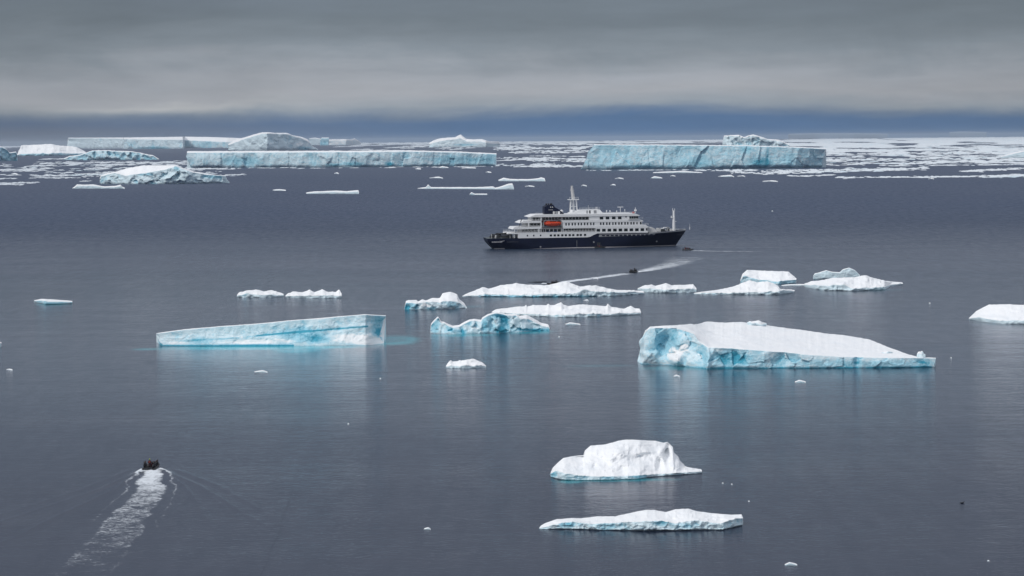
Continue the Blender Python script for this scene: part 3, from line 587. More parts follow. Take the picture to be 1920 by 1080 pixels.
# ice boulders lying on the big flat berg
def boulder(cx, cy, rad, z, label):
    bm = bmesh.new(); bmesh.ops.create_icosphere(bm, subdivisions=3, radius=1)
    V = np.array([v.co[:] for v in bm.verts]); n = facet(V * 1.2 + cx, int(cx)) - .5
    f = fbm(V * 2 + cx, 3, 5) - .5
    V = V * (1 + .5 * n + .4 * f)[:, None] * np.array(rad); V[:, 2] = np.maximum(V[:, 2], -.3 * rad[2])
    fs = [[v.index for v in q.verts] for q in bm.faces]; bm.free()
    me = mesh_np('ice_boulder', V, fs, ICE, True, {'tc': V / .14 + cx, 'snow': np.full(len(V), .35), 'blue': np.full(len(V), .25)})
    o = obj('ice_boulder', me, loc=(cx, cy, z)); o['mpp'] = .14; tag(o, label, 'ice boulder')
from mathutils.bvhtree import BVHTree
def drop_on(o, px, py):
    bt = BVHTree.FromPolygons([(o.matrix_world if False else Matrix.Translation(o.location)) @ v.co for v in o.data.vertices], [p.vertices[:] for p in o.data.polygons])
    d = Vector(ray(px, py)).normalized(); h = bt.ray_cast(Vector((0, 0, H)), d)
    return h[0]
_big = [o for o in C.objects if o.get('label', '').startswith('big flat snow topped')][0]
for (px, py, rad, lb) in [(1409, 609, (1.3, 1.2, .9), 'left ice lump of the cluster on the rear rim of the big flat berg'), (1420, 610, (2.2, 1.5, 1.0), 'right ice lump of the cluster on the rear rim of the big flat berg'),
                          (1728, 670.5, (1.0, .8, 1.3), 'upright ice boulder on the right tip of the big flat berg'), (1664, 662, (1.3, .9, .45), 'low ice boulder on the big flat berg near its right tip')]:
    hp = drop_on(_big, px, py)
    if hp is not None: boulder(hp.x, hp.y, rad, hp.z + rad[2] * .15, lb)

# ------------------------------------------------------------ pack ice under the horizon
PACK = MT('pack_ice'); _g = PACK.n('ShaderNodeNewGeometry'); _p = _g.outputs['Position']
_n = PACK.noise(PACK.scale(_p, (.004, .004, .05)), 1, 5, .65); _sx = PACK.n('ShaderNodeSeparateXYZ'); PACK.L.new(_g.outputs['Normal'], _sx.inputs[0])
_c = PACK.mix(PACK.ramp(_n, .52, .75), (.68, .73, .77), (.42, .60, .68))
PACK.set(PACK.b.inputs['Base Color'], _c); PACK.b.inputs['Roughness'].default_value = .7; PACK = PACK.m
def floe_geo(r, n=11, bump=True):
    """flat irregular slab with a hummocky top, unit radius, unit height"""
    a = np.sort((np.arange(n) + r.uniform(-.3, .3, n)) / n * 2 * math.pi); rad = r.uniform(.6, 1.05, n)
    o = np.stack([np.cos(a) * rad, np.sin(a) * rad], -1)
    V = []; 
    for sc, z in ((.97, -.6), (1.0, .25)): V += [(x * sc, y * sc, z) for x, y in o]
    hh = r.uniform(.35, .75, n)
    V += [(x * .9, y * .9, h) for (x, y), h in zip(o, hh)]
    hh = r.uniform(.45, 1.0, n) * (r.uniform(0, 1, n) > .35) + .35
    V += [(x * .5, y * .5, h) for (x, y), h in zip(o, hh)]
    V.append((0, 0, r.uniform(.5, .9)))
    Fc = []
    for k in range(3):
        for i in range(n): Fc.append((k * n + i, k * n + (i + 1) % n, (k + 1) * n + (i + 1) % n, (k + 1) * n + i))
    for i in range(n): Fc.append((3 * n + i, 3 * n + (i + 1) % n, 4 * n))
    return np.array(V), Fc
FV = [floe_geo(rng) for _ in range(14)]
FM = []
for v, f in FV:
    FM.append(mesh_np('pack_floe', v, f, PACK, False))
floes = []       # (px, py, w_px, h_px, dthick_px)
def maskn(x, y, sx, sy, seed): return fbm(np.stack([x / sx, y / sy, x * 0 + seed], -1), 4, seed)
def off(x, y): return y - np.array([yhor(a) for a in x])
def field(n, x0, x1, o0, o1, thr, sx, sy, seed, w=(3, 18), h=(.5, 1.4), p=1.0, th=(.3, 1.1)):
    x = rng.uniform(x0, x1, n); o = o0 + (o1 - o0) * rng.uniform(0, 1, n) ** p
    y = np.array([yhor(a) for a in x]) + o
    m = maskn(x, y * 1.0, sx, sy, seed) > thr
    x, o = x[m], o[m]
    ww = np.exp(rng.uniform(math.log(w[0]), math.log(w[1]), len(x))); hs = rng.uniform(h[0], h[1], len(x)) * (.7 + .3 * ww / w[1])
    for a, b, c, d in zip(x, o, ww, hs): floes.append((a, yhor(a) + b, c, d, rng.uniform(*th)))
# dense belt on the right up to the horizon, thinning to the left
field(3600, 1545, 1930, 4.0, 20, .47, 70, 3, 3, w=(4, 22), h=(.5, 1.5), th=(.3, .9))
field(2600, 1540, 1960, 3.2, 7, .47, 70, 3, 4, w=(6, 26), h=(.4, .9), th=(.1, .3))
field(1500, 1540, 1960, 18, 56, .545, 60, 3.2, 5, w=(4, 28), h=(.5, 1.6))
field(1300, 1540, 1960, 18, 56, .50, 90, 1.8, 15, w=(4, 26), h=(.4, 1.2))
field(1300, 1080, 1560, 3.3, 9, .40, 70, 3, 6, w=(4, 20), h=(.4, 1.2), th=(.1, .5))
field(900, 600, 1110, 3.3, 7, .40, 50, 2.5, 7, w=(4, 20), h=(.4, 1.1), th=(.1, .5))
field(1200, 920, 1110, 6, 52, .54, 60, 2.6, 8, w=(4, 22), h=(.5, 1.4))
field(400, 620, 930, 6, 18, .55, 50, 2.5, 9, w=(4, 20), h=(.4, 1.1))
field(300, -30, 560, 3.3, 7, .45, 50, 2.5, 10, w=(4, 20), h=(.4, 1.0), th=(.1, .4))
field(600, -30, 430, 30, 66, .58, 70, 2.2, 12, w=(4, 18), h=(.4, 1.0), th=(.2, .6))
field(260, 180, 430, 36, 56, .5, 60, 3.0, 13, w=(6, 24), h=(.6, 1.6))
field(900, 1440, 1560, 6, 20, .47, 60, 2.6, 21, w=(4, 18), h=(.5, 1.2), th=(.3, .8))
field(300, 1440, 1560, 12, 22, .5, 60, 2.6, 22, w=(4, 18), h=(.5, 1.2))
# individual lanes read off the photograph (x0, x1, y, thickness, count)
for (x0, x1, y0, y1, th, cnt) in [
    (1290, 1560, 320, 319, 2.0, 60), (1370, 1740, 324, 316, 4.0, 190), (1420, 1700, 326, 318, 3.0, 120), (1570, 1930, 333, 331, 2.2, 150), (1860, 1930, 330, 328, 2, 26), (1480, 1560, 331, 329, 2, 30), (1720, 1930, 333, 329, 1.5, 70), (1545, 1930, 300, 296, 3, 130), (1545, 1760, 310, 305, 2, 60),
    (1545, 1620, 284, 284, 2.5, 40), (1560, 1930, 289, 286, 2, 80), (930, 1050, 301, 298, 1.6, 40), (955, 1060, 313, 310, 1.6, 36), (930, 1100, 280, 277, 3.0, 70), (975, 1030, 299, 299, 1.5, 16), (1040, 1080, 298, 298, 1.5, 14), (1075, 1112, 281, 275, 3.0, 26),
    (0, 95, 319, 317, 2.4, 44), (10, 60, 320.5, 320.5, 1.4, 18), (60, 230, 331, 326, 3, 90), (60, 140, 333.5, 333.5, 1.2, 22), (55, 250, 311, 309, 1.8, 60), (75, 360, 307, 304, 2.0, 90), (88, 140, 324.5, 324, 1.2, 14), (160, 205, 318, 314, 5, 30), (0, 28, 336, 335, 1.6, 10),
    (0, 70, 344, 343, 1.6, 24), (0, 42, 346.5, 346, 1.6, 18), (0, 18, 311, 311, 3, 10), (80, 122, 298.5, 298, 1.4, 14), (350, 450, 317, 316, 2.4, 40), (355, 408, 326, 325, 2.4, 22), (420, 463, 329, 328, 2.4, 16), (150, 172, 340, 339.5, 1.2, 6),
    (352, 560, 315, 314.5, 1.2, 60), (560, 930, 316, 312, .8, 26), (1090, 1290, 320, 318.5, 1.0, 30), (1640, 1760, 283, 280, 2, 50), (1800, 1930, 322, 316, 2.5, 60), (1700, 1930, 306, 300, 4, 120)]:
    for _ in range(cnt):
        t = rng.uniform(0, 1); x = x0 + (x1 - x0) * t
        floes.append((x, y0 + (y1 - y0) * t + rng.normal() * th * .38, math.exp(rng.uniform(math.log(4), math.log(24))) * min(1, (x1 - x0) / 90 + .3), rng.uniform(.6, 1.4) * min(1, th / 2.2 + .25), rng.uniform(.3, 1.0)))
# keep floes off the ground the bergs stand on: skip those inside a berg footprint (bounding box)
foot = []
for o in list(C.objects):
    if o.type == 'MESH' and o.name.startswith('iceberg') and o.location.y > 2500:
        bb = [Vector(b) + o.location for b in o.bound_box]; foot.append((min(b.x for b in bb), max(b.x for b in bb), min(b.y for b in bb), max(b.y for b in bb)))
fl = []
for (px, py, w, h, th) in floes:
    if py - yhor(px) < 3.0: continue
    g = ground(px, py); mp = g[1] / F
    if any(a < g[0] < b and c < g[1] < d for a, b, c, d in foot): continue
    sx = w * mp / 2; sy = max(sx * rng.uniform(.5, 1.1), min(th * g[1] ** 2 / (H * F) / 2, 1800)); sz = min(max(h * mp, .4), 9 if g[1] < 15000 else 14)
    fl.append((w * h, g[0], g[1], sx, sy, sz))
fl.sort(key=lambda a: -a[0])
for k, (_, x, y, sx, sy, sz) in enumerate(fl[:290]):
    o = obj('pack_floe', FM[k % 14], loc=(x, y, 0)); o.scale = (sx, sy, sz); o.rotation_euler = (0, 0, rng.uniform(-.12, .12))
    side = 'left of the long berg wall' if x < -y * .13 and y < 9500 else ('between the two longest bergs' if x < y * .045 else ('right of the massive berg' if x > y * .135 else 'along the massive berg'))
    far = 'near open water' if y < 4300 else ('in mid pack' if y < 9000 else 'near the horizon')
    wpx = 2 * sx / y * F; size = 'long' if wpx > 19 else ('middling' if wpx > 12 else 'short'); tall = 'lumpy' if sz / y * F > 1.25 else 'flat'
    tag(o, '%s %s pack ice floe %s, %s' % (size, tall, side, far), 'pack ice floe', 'pack ice floes ' + side + ', ' + far)
VV = []; FF = []; nv = 0
for (_, x, y, sx, sy, sz) in fl[290:]:
    v, f = FV[rng.randint(14)]; a = rng.uniform(0, 6.28); ca, sa = math.cos(a), math.sin(a)
    q = np.stack([v[:, 0] * ca - v[:, 1] * sa, v[:, 0] * sa + v[:, 1] * ca, v[:, 2]], -1) * (sx, sy, sz) + (x, y, 0)
    VV.append(q); FF += [tuple(i + nv for i in ff) for ff in f]; nv += len(v)
VV = np.concatenate(VV); oc = np.array([0, 12000, 0.])
tag(obj('pack_ice', mesh_np('pack_ice', VV - oc, FF, PACK, False), loc=(0, 12000, 0)), 'belt of countless drifting white pack ice pieces under the horizon', 'pack ice', kind='stuff')
print('floes', len(fl), 'verts', len(VV))
SHELF = paint('haze_tinted_shelf_ice', (.20, .27, .36), .8, .05, .001)
# looming ice edges beyond the pack, grey-blue of the haze put into their colour
for (x0, x1, y0, lb) in [(1478, 1664, 249.5, 'faint long ice shelf edge far beyond the pack ice at right'), (1780, 1850, 246.5, 'faint short ice shelf edge near the right edge of the horizon')]:
    D = 46000.
    berg('ice_shelf', lb, 'ice shelf', [(x0, y0 + 1.2), (x0 + (x1 - x0) * .3, y0), (x0 + (x1 - x0) * .7, y0 + .2), (x1, y0 + 1)], [(x0, yhor(x0) + 3.4), (x1, yhor(x1) + 3.4)],
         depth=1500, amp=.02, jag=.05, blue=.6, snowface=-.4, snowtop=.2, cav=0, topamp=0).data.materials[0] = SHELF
# ------------------------------------------------------------ ship
def mbox(bm, x0, x1, y0, y1, z0, z1):
    vs = [bm.verts.new((x, y, z)) for z in (z0, z1) for x, y in ((x0, y0), (x1, y0), (x1, y1), (x0, y1))]
    for f in ((3, 2, 1, 0), (4, 5, 6, 7), (0, 1, 5, 4), (1, 2, 6, 5), (2, 3, 7, 6), (3, 0, 4, 7)): bm.faces.new([vs[i] for i in f])
def mprism(bm, pts, y0, y1):
    """side profile in x-z extruded across the beam; pts counter-clockwise seen from starboard"""
    a = [bm.verts.new((x, y0, z)) for x, z in pts]; b = [bm.verts.new((x, y1, z)) for x, z in pts]; n = len(pts)
    bm.faces.new(a); bm.faces.new(b[::-1])
    for i in range(n): bm.faces.new((a[(i + 1) % n], a[i], b[i], b[(i + 1) % n]))
def mtube(bm, p, q, r, n=6, r2=None):
    p, q = Vector(p), Vector(q); d = (q - p).normalized(); s = d.cross(Vector((0, 0, 1)) if abs(d.z) < .9 else Vector((1, 0, 0))).normalized(); t = d.cross(s)
    r2 = r if r2 is None else r2
    A = [bm.verts.new(p + (s * math.cos(a) + t * math.sin(a)) * r) for a in [i * 2 * math.pi / n for i in range(n)]]
    B = [bm.verts.new(q + (s * math.cos(a) + t * math.sin(a)) * r2) for a in [i * 2 * math.pi / n for i in range(n)]]
    for i in range(n): bm.faces.new((A[i], A[(i + 1) % n], B[(i + 1) % n], B[i]))
    bm.faces.new(A[::-1]); bm.faces.new(B)
def mpath(bm, pts, r, n=8):
    for a, b in zip(pts[:-1], pts[1:]): mtube(bm, a, b, r, n)
def msph(bm, c, r, sub=2, sc=(1, 1, 1)):
    bmesh.ops.create_icosphere(bm, subdivisions=sub, radius=r, matrix=Matrix.Translation(c) @ Matrix.Diagonal((*sc, 1)))
def bobj(name, bm, mat, parent=None, smooth=False, bevel=0):
    if bevel:
        bmesh.ops.bevel(bm, geom=bm.edges[:], offset=bevel, segments=1, affect='EDGES', clamp_overlap=True)
    bmesh.ops.recalc_face_normals(bm, faces=bm.faces[:])
    me = bpy.data.meshes.new(name); bm.to_mesh(me); bm.free()
    me.materials.append(mat)
    if smooth: me.polygons.foreach_set('use_smooth', [True] * len(me.polygons))
    return obj(name, me, parent)
BM = bmesh.new
M_navy = paint('navy_hull_paint', (.005, .010, .036), .5, .3, .25, spec=.22)
M_white = paint('white_ship_paint', (.78, .79, .80), .45, .06, .25)
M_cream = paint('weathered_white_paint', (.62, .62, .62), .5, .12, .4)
M_glass = paint('dark_window_glass', (.008, .016, .022), .08, .2, 1.)
M_dark = paint('dark_deck_fittings', (.03, .035, .045), .6, .25, .8)  # plain dark blue-grey for fittings, boat floors, hats and the bird
M_deck = paint('grey_green_deck', (.16, .19, .20), .8, .2, .5)
M_orange = paint('orange_lifeboat_gel', (.62, .055, .012), .35, .12, .8)
M_black = paint('black_rubber', (.010, .010, .012), .55, .2, 2.)
M_red = paint('red_fabric', (.25, .02, .02), .8, .2, 3.)
M_red2 = paint('red_marking', (.5, .05, .04), .6, .1, 3.)
M_blue = paint('blue_tender_paint', (.03, .06, .16), .5, .15, 1.)
M_grey = paint('grey_metal', (.30, .31, .33), .4, .15, 1.5)
M_boot = paint('pale_waterline_paint', (.55, .52, .53), .6, .25, .35)

g0 = ground(912, 468.3)
YAW = math.radians(8.5)
bd_ = Vector((-math.sin(YAW), math.cos(YAW)))
ship = empty('expedition_ship', (g0[0] + 8.8 * bd_.x, g0[1] + 8.8 * bd_.y, 0), YAW)
tag(ship, 'navy hulled expedition cruise ship with white decks lying still on the water', 'ship')
SXs = lambda px: (px - 912) * .2925 + .3
SXc = lambda px: (px - 907.4) * .2935
def YW(px): return 468.4 - (px - 912) * 7.4 / 352
ZZ = lambda px, py, c=0: (YW(px) - (1.5 if c else 0) - py) * .2835
ship.scale = (1.014, 1, 1); ship.location.x += .7
LWL = 102.3
def sheer(x):
    pts = [(0, 5.9), (8, 5.95), (50.5, 5.85), (52, 6.0), (53.5, 6.7), (55, 7.3), (57, 7.7), (86, 7.75), (95, 8.1), (109, 8.8)]
    return float(np.interp(x, [p[0] for p in pts], [p[1] for p in pts]))
def hb(t, k):
    """half beam; t along 0..1, k height fraction 0..1"""
    aft = 7.4 + 1.4 * min(1, t / .07) if k > .55 else (5.0 + 2.4 * k / .55) + (8.8 - 5.0 - 2.4 * k / .55) * min(1, t / (.22 - .2 * k)) ** .7
    f0 = .60 + .18 * k; e = 1.5 + .9 * k
    fwd = 1 if t < f0 else max(0, 1 - ((t - f0) / (1 - f0)) ** e) ** (.85)
    return aft * fwd
def xs(t, z):
    st = max(0, (5.4 - z)) ** 1.5 / 5.4 ** 1.5 * 4.2 if z > -1 else 5.5
    bw = LWL + max(z, -2) / 8.8 * 6.2
    return st + (bw - st) * t
ts = np.concatenate([np.linspace(0, .1, 10), np.linspace(.1, .45, 12)[1:], np.linspace(.45, .56, 16)[1:], np.linspace(.56, 1, 44)[1:]])
ks = np.linspace(0, 1, 12)
def hullp(t, k, side, zt=None, outset=0):
    z = (-2 + (sheer(t * 108) + 2) * k) if zt is None else zt
    kk = max(0, min(1, z / 8.5)); return (xs(t, z), side * (hb(t, kk) + outset), z)
bm = BM(); grid = {}
for side in (-1, 1):
    for i, t in enumerate(ts):
        for j, k in enumerate(ks): grid[side, i, j] = bm.verts.new(hullp(t, k, side))
for side in (-1, 1):
    for i in range(len(ts) - 1):
        for j in range(len(ks) - 1): bm.faces.new([grid[side, i, j], grid[side, i + 1, j], grid[side, i + 1, j + 1], grid[side, i, j + 1]])
for j in range(len(ks) - 1): bm.faces.new([grid[-1, 0, j], grid[1, 0, j], grid[1, 0, j + 1], grid[-1, 0, j + 1]])
J = len(ks) - 1
bmesh.ops.remove_doubles(bm, verts=bm.verts[:], dist=.01)
bmesh.ops.recalc_face_normals(bm, faces=bm.faces[:])
hull = bobj('hull', bm, M_navy, ship, True); hull.data.set_sharp_from_angle(angle=.6)
# decks
bm = BM()
tt = [i / 60 for i in range(61)]
for a, b in zip(tt[:-1], tt[1:]):
    za, zb = sheer(a * 108) - .9 * (a > .55), sheer(b * 108) - .9 * (b > .55)
    q = [bm.verts.new((xs(a, za), s * max(.02, hb(a, za / 8.5) - .15), za - .05)) for s in (-1, 1)] + [bm.verts.new((xs(b, zb), s * max(.02, hb(b, zb / 8.5) - .15), zb - .05)) for s in (1, -1)]
    bm.faces.new(q)
bobj('weather_deck', bm, M_deck, ship)
def strip(name, t0, t1, z0f, z1f, mat, outset=.05, n=60, par=None):
    bm = BM()
    for side in (-1, 1):
        prev = None
        for i in range(n + 1):
            t = t0 + (t1 - t0) * i / n; a = bm.verts.new(hullp(t, 0, side, z0f(t), outset)); b = bm.verts.new(hullp(t, 0, side, z1f(t), outset))
            if prev: bm.faces.new((prev[0], a, b, prev[1]))
            prev = (a, b)
    return bobj(name, bm, mat, par or ship)
strip('waterline_stripe', .0, .055, lambda t: .12, lambda t: .62, M_boot)
strip('waterline_stripe', .18, .995, lambda t: .12, lambda t: .12 + .45 * min(1, (t - .18) * 4), M_boot)
strip('bow_bulwark_rail', .80, .999, lambda t: sheer(t * 108) - .55, lambda t: sheer(t * 108) + .12, M_cream, .06)
strip('side_gallery', (SXs(1112)) / 106, SXs(1214) / 106, lambda t: 5.9 + 2.2 * (t - .55), lambda t: 7.15 + .6 * (t - .55), M_grey, .05)
for k in range(12):
    x = SXs(1119 + k * 8); bm = BM(); b_ = hb(x / 106, .8)
    mbox(bm, x, x + 1.6, -b_ - .12, -b_ - .04, 6.25, 6.95)
    bobj('gallery_opening', bm, M_navy, ship)

def block(name, pts, yh, mat=M_white, par=ship, yoff=0, bev=0):
    bm = BM(); mprism(bm, pts, -yh + yoff, yh + yoff); return bobj(name, bm, mat, par, bevel=bev)
X = SXs
# main side shell, white, flush with the hull above the navy
block('lower_shell', [(X(966), 5.85), (X(1092), 5.80), (X(1098), 6.1), (X(1103), 6.9), (X(1110), 7.7), (X(1110), 8.1), (X(966), 8.1)], 8.86)
block('deck_band', [(X(947), 8.15), (X(1110), 8.1), (X(1204), 7.85), (X(1204), 8.3), (X(1110), 8.75), (X(948), 8.8)], 8.9)
block('superstructure_wall', [(X(1108), 7.72), (X(1203), 7.7), (X(1203), 10.7), (X(1108), 10.7)], 8.8)
block('superstructure_wall', [(X(972), 8.8), (X(1108), 8.75), (X(1108), 10.7), (X(972), 10.7)], 6.6, M_cream)
block('deck_band', [(X(956.5), 10.55), (X(1009), 10.7), (X(1009), 11.9), (X(960), 11.75)], 8.7)
block('deck_band', [(X(1048), 10.7), (X(1201), 10.6), (X(1206), 10.75), (X(1200), 11.9), (X(1048), 11.9)], 8.86)
block('inner_deck', [(X(1000), 10.75), (X(1060), 10.75), (X(1060), 11.3), (X(1000), 11.3)], 5.6, M_cream)
block('superstructure_wall', [(X(1046), 11.9), (X(1193), 11.9), (X(1193), 13.8), (X(1046), 13.8)], 8.72)
block('superstructure_wall', [(X(980), 11.85), (X(1046), 11.9), (X(1046), 13.8), (X(980), 13.8)], 5.6, M_cream)
block('deck_band', [(X(968.5), 13.85), (X(1009), 13.9), (X(1009), 15.0), (X(977), 15.05)], 8.5)
block('deck_band', [(X(1046), 13.8), (X(1192), 13.75), (X(1196), 13.95), (X(1188), 15.0), (X(1046), 15.0)], 8.84)
block('superstructure_wall', [(X(1096), 15.0), (X(1186), 15.0), (X(1186), 16.9), (X(1096), 16.9)], 8.6)
block('superstructure_wall', [(X(992), 15.0), (X(1096), 15.0), (X(1096), 16.9), (X(992), 16.9)], 6.4, M_cream)
block('roof_deck', [(X(986), 16.95), (X(1008), 16.9), (X(1187), 16.85), (X(1189.5), 17.1), (X(1180), 18.15), (X(1010), 18.25), (X(998), 18.2)], 8.9)
block('bridge_terrace', [(X(1184), 13.8), (X(1196.5), 13.8), (X(1196), 14.3), (X(1190), 14.95), (X(1184), 15.0)], 7.0)
# stern side posts
for px, z0, z1 in ((1003.3, 8.8, 10.7), (1007.5, 11.9, 13.9), (1007.5, 15.0, 16.9), (985, 11.9, 13.9), (1047, 8.8, 10.7)):
    block('side_pillar', [(X(px), z0), (X(px + 2), z0), (X(px + 2), z1), (X(px), z1)], 8.6)
# glazing of the set back decks
def glazing(px0, px1, z0, z1, y, n):
    w = (X(px1) - X(px0)) / n
    for i in range(n):
        bm = BM(); x = X(px0) + i * w; mbox(bm, x + .12 * w, x + .9 * w, -y - .06, -y + .04, z0, z1); bobj('window', bm, M_glass, ship)
glazing(974, 1008, 9.0, 10.4, 6.62, 6); glazing(1048, 1107, 9.1, 10.4, 6.62, 11)
glazing(984, 1008, 12.1, 13.5, 5.62, 4); glazing(994, 1046, 15.3, 16.7, 6.42, 9); glazing(1048, 1096, 15.3, 16.6, 6.42, 8)
glazing(1009, 1046, 12.1, 13.6, 5.62, 6); glazing(1010, 1046, 8.95, 10.4, 6.62, 5)
# windows in the flush walls
def win(px, w, z, h, y, name='window', mat=M_glass, d=.05):
    bm = BM(); x = X(px); mbox(bm, x - w / 2, x + w / 2, -y - d, -y + .05, z - h / 2, z + h / 2); return bobj(name, bm, mat, ship)
for k in range(9): win(1112.5 + k * 10.1, 1.9, 9.45, 1.5, 8.8)
win(1201.3, .8, 9.55, 1.3, 8.8)
for k in range(5):
    for d in (0, 5.2): win(1053.6 + k * 11.3 + d, .72, 12.95, 1.35, 8.72)
for k in range(6):
    for d in (0, 5.0): win(1117.0 + k * 11.15 + d, .72, 12.95, 1.35, 8.72)
win(1183.5, .6, 12.95, 1.2, 8.72); win(1190.5, .8, 12.95, 1.3, 8.72)
for px in (1118.5, 1129.5, 1141, 1152): win(px, 1.9, 15.95, 1.45, 8.6)
win(1163.5, .8, 16.4, .6, 8.6)
for k in range(4): win(1171.5 + k * 4.1, 1.05, 16.05, 1.3, 8.63, 'bridge_window')
for px in (983, 994.5, 1007): win(px, .7, 7.2, .8, 8.86)
for px in (1025.7, 1032.8, 1039.3, 1046.5, 1053, 1060, 1066.5, 1074.5, 1080.3, 1088): win(px, 1.2, 7.1, 1.05, 8.86)
# forward bridge front windows, other decks front
for zc, xx, yh in ((16.0, X(1186), 8.3), (12.95, X(1193), 8.2), (9.5, X(1203), 8.2)):
    n = 9
    for i in range(n):
        bm = BM(); y = -yh + (i + .15) * 2 * yh / n; mbox(bm, xx - .03, xx + .06, y, y + 2 * yh / n * .7, zc - .65, zc + .65); bobj('window', bm, M_glass, ship)
bm = BM(); mprism(bm, [(X(1168), 14.95), (X(1186), 14.95), (X(1188), 15.25), (X(1168), 15.25)], -9.3, -8.5); bobj('bridge_wing', bm, M_cream, ship)
# rails
def rail(px0, px1, z, y, h=1.0, c=False, mat=M_white, name='railing', n=None):
    bm = BM(); f = SXc if c else X; x0, x1 = f(px0), f(px1); n = n or max(2, int((x1 - x0) / 1.6))
    for i in range(n + 1):
        x = x0 + (x1 - x0) * i / n; mbox(bm, x - .035, x + .035, y - .035, y + .035, z, z + h)
    for hz in (.35, .68, 1.0): mbox(bm, x0, x1, y - .03, y + .03, z + h * hz - .03, z + h * hz + .03)
    return bobj(name, bm, mat, ship)
rail(948, 1009, 8.8, -8.75); rail(962, 1009, 11.8, -8.55, .8); rail(976, 1009, 15.05, -8.4, .8); rail(999, 1012, 18.2, -8.0, .9); rail(1048, 1107, 8.8, -8.7, .9)
rail(1120, 1180, 18.15, -8.2, .9); rail(1184, 1196, 15.0, -6.9, .9); rail(1194, 1205, 11.9, -8.2, .9); rail(948, 1009, 8.8, 8.6); rail(910, 946, 5.95, -7.9, 1.0, mat=M_dark)
rail(1222, 1281, 8.3, 2.5, 1.0)
# recessed lower promenade clutter: small white boats and a blue tender
for px, w, m in ((1022, 8, M_blue), (1034, 9, M_blue), (1053, 6, M_white), (1065, 6, M_white)):
    bm = BM(); x = X(px); mprism(bm, [(x - w * .14, 9.1), (x - w * .1, 8.8), (x + w * .1, 8.8), (x + w * .15, 9.15)], -8.3, -7.4); bobj('deck_locker', bm, m, ship, bevel=.05)
# lifeboats, davits (the starboard one shows)
for sgn in (-1, 1):
    lb = obj('lifeboat', None, ship)
    bm = BM(); cx = X(1029.8); L2 = 4.5
    R = []
    for i in range(15):
        t = i / 14 * 2 - 1; w = max(.06, (1 - abs(t) ** 3.2)) ** .6; ring = []
        for a in range(12):
            an = a / 12 * 2 * math.pi; yy = math.cos(an); z_ = math.sin(an)
            ring.append(bm.verts.new((cx + t * L2, sgn * 7.75 + 1.35 * w * yy * (1 if z_ > -.3 else .8), 13.0 + (1.35 * z_ * (.55 + .45 * w) if z_ > 0 else 1.15 * z_ * w) + .25 * abs(t) ** 2)))
        R.append(ring)
    for a, b in zip(R[:-1], R[1:]):
        for i in range(12): bm.faces.new((a[i], a[(i + 1) % 12], b[(i + 1) % 12], b[i]))
    bm.faces.new(R[0]); bm.faces.new(R[-1][::-1])
    bpy.data.objects.remove(lb); lb = bobj('lifeboat', bm, M_orange, ship, True)
    bm = BM(); mbox(bm, cx - 3.6, cx + 3.8, sgn * 9.0 - .05, sgn * 9.0 + .12, 12.75, 12.92); bobj('rubbing_strake', bm, M_red, lb)
    bm = BM(); mbox(bm, cx - 3.2, cx - 1.4, sgn * 7.75 - .7, sgn * 7.75 + .7, 14.1, 14.75); bobj('cupola', bm, M_orange, lb, bevel=.15)
    for i in range(5):
        bm = BM(); mbox(bm, cx - 1.2 + i * .95, cx - .7 + i * .95, sgn * 8.98 - .06, sgn * 8.98 + .06, 13.3, 13.6); bobj('porthole', bm, M_glass, lb)
    for x in (cx - 5.0, cx + 5.0):
        bm = BM(); mpath(bm, [(x, sgn * 8.6, 8.8), (x - .3, sgn * 8.9, 11.5), (x, sgn * 8.7, 14.2), (x + (1.1 if x < cx else -1.1), sgn * 8.2, 15.4)], .2, 6); bobj('davit', bm, M_grey, ship)
# funnel
bm = BM()
c = SXc
fp = [(c(1013.2), 18.2), (c(1049.8), 18.2), (c(1040.7), 20.6), (c(1032), 21.9), (c(1030.5), 23.2), (c(1017.7), 23.1), (c(1017.5), 22.5), (c(1013.8), 22.4)]
mprism(bm, fp, -3.4, 3.4); fn = bobj('funnel', bm, M_navy, ship, bevel=.12)
for a, b, m in ((1028.8, 1032, M_cream), (1033.2, 1037.3, M_grey), (1038, 1041.5, M_white)):
    bm = BM(); mbox(bm, c(a), c(b), -3.5, -3.38, 18.25, 19.7); bobj('funnel_door', bm, m, fn)
for a in (1019, 1022.5, 1026, 1029):
    bm = BM(); mtube(bm, (c(a), -1.5 + (a % 2), 23), (c(a) - .3, -1.5 + (a % 2), 23.9), .35, 8); bobj('exhaust_pipe', bm, M_black, fn)
bm = BM(); mbox(bm, c(1020.8), c(1028.8), -3.47, -3.38, 20.45, 20.62); bobj('funnel_lettering_line', bm, M_cream, fn)
for a in (1024.8, 1028.3):
    bm = BM(); mtube(bm, (c(a), -3.38, 22.0), (c(a), -3.46, 22.0), .3, 8); bobj('funnel_emblem', bm, M_cream, fn)
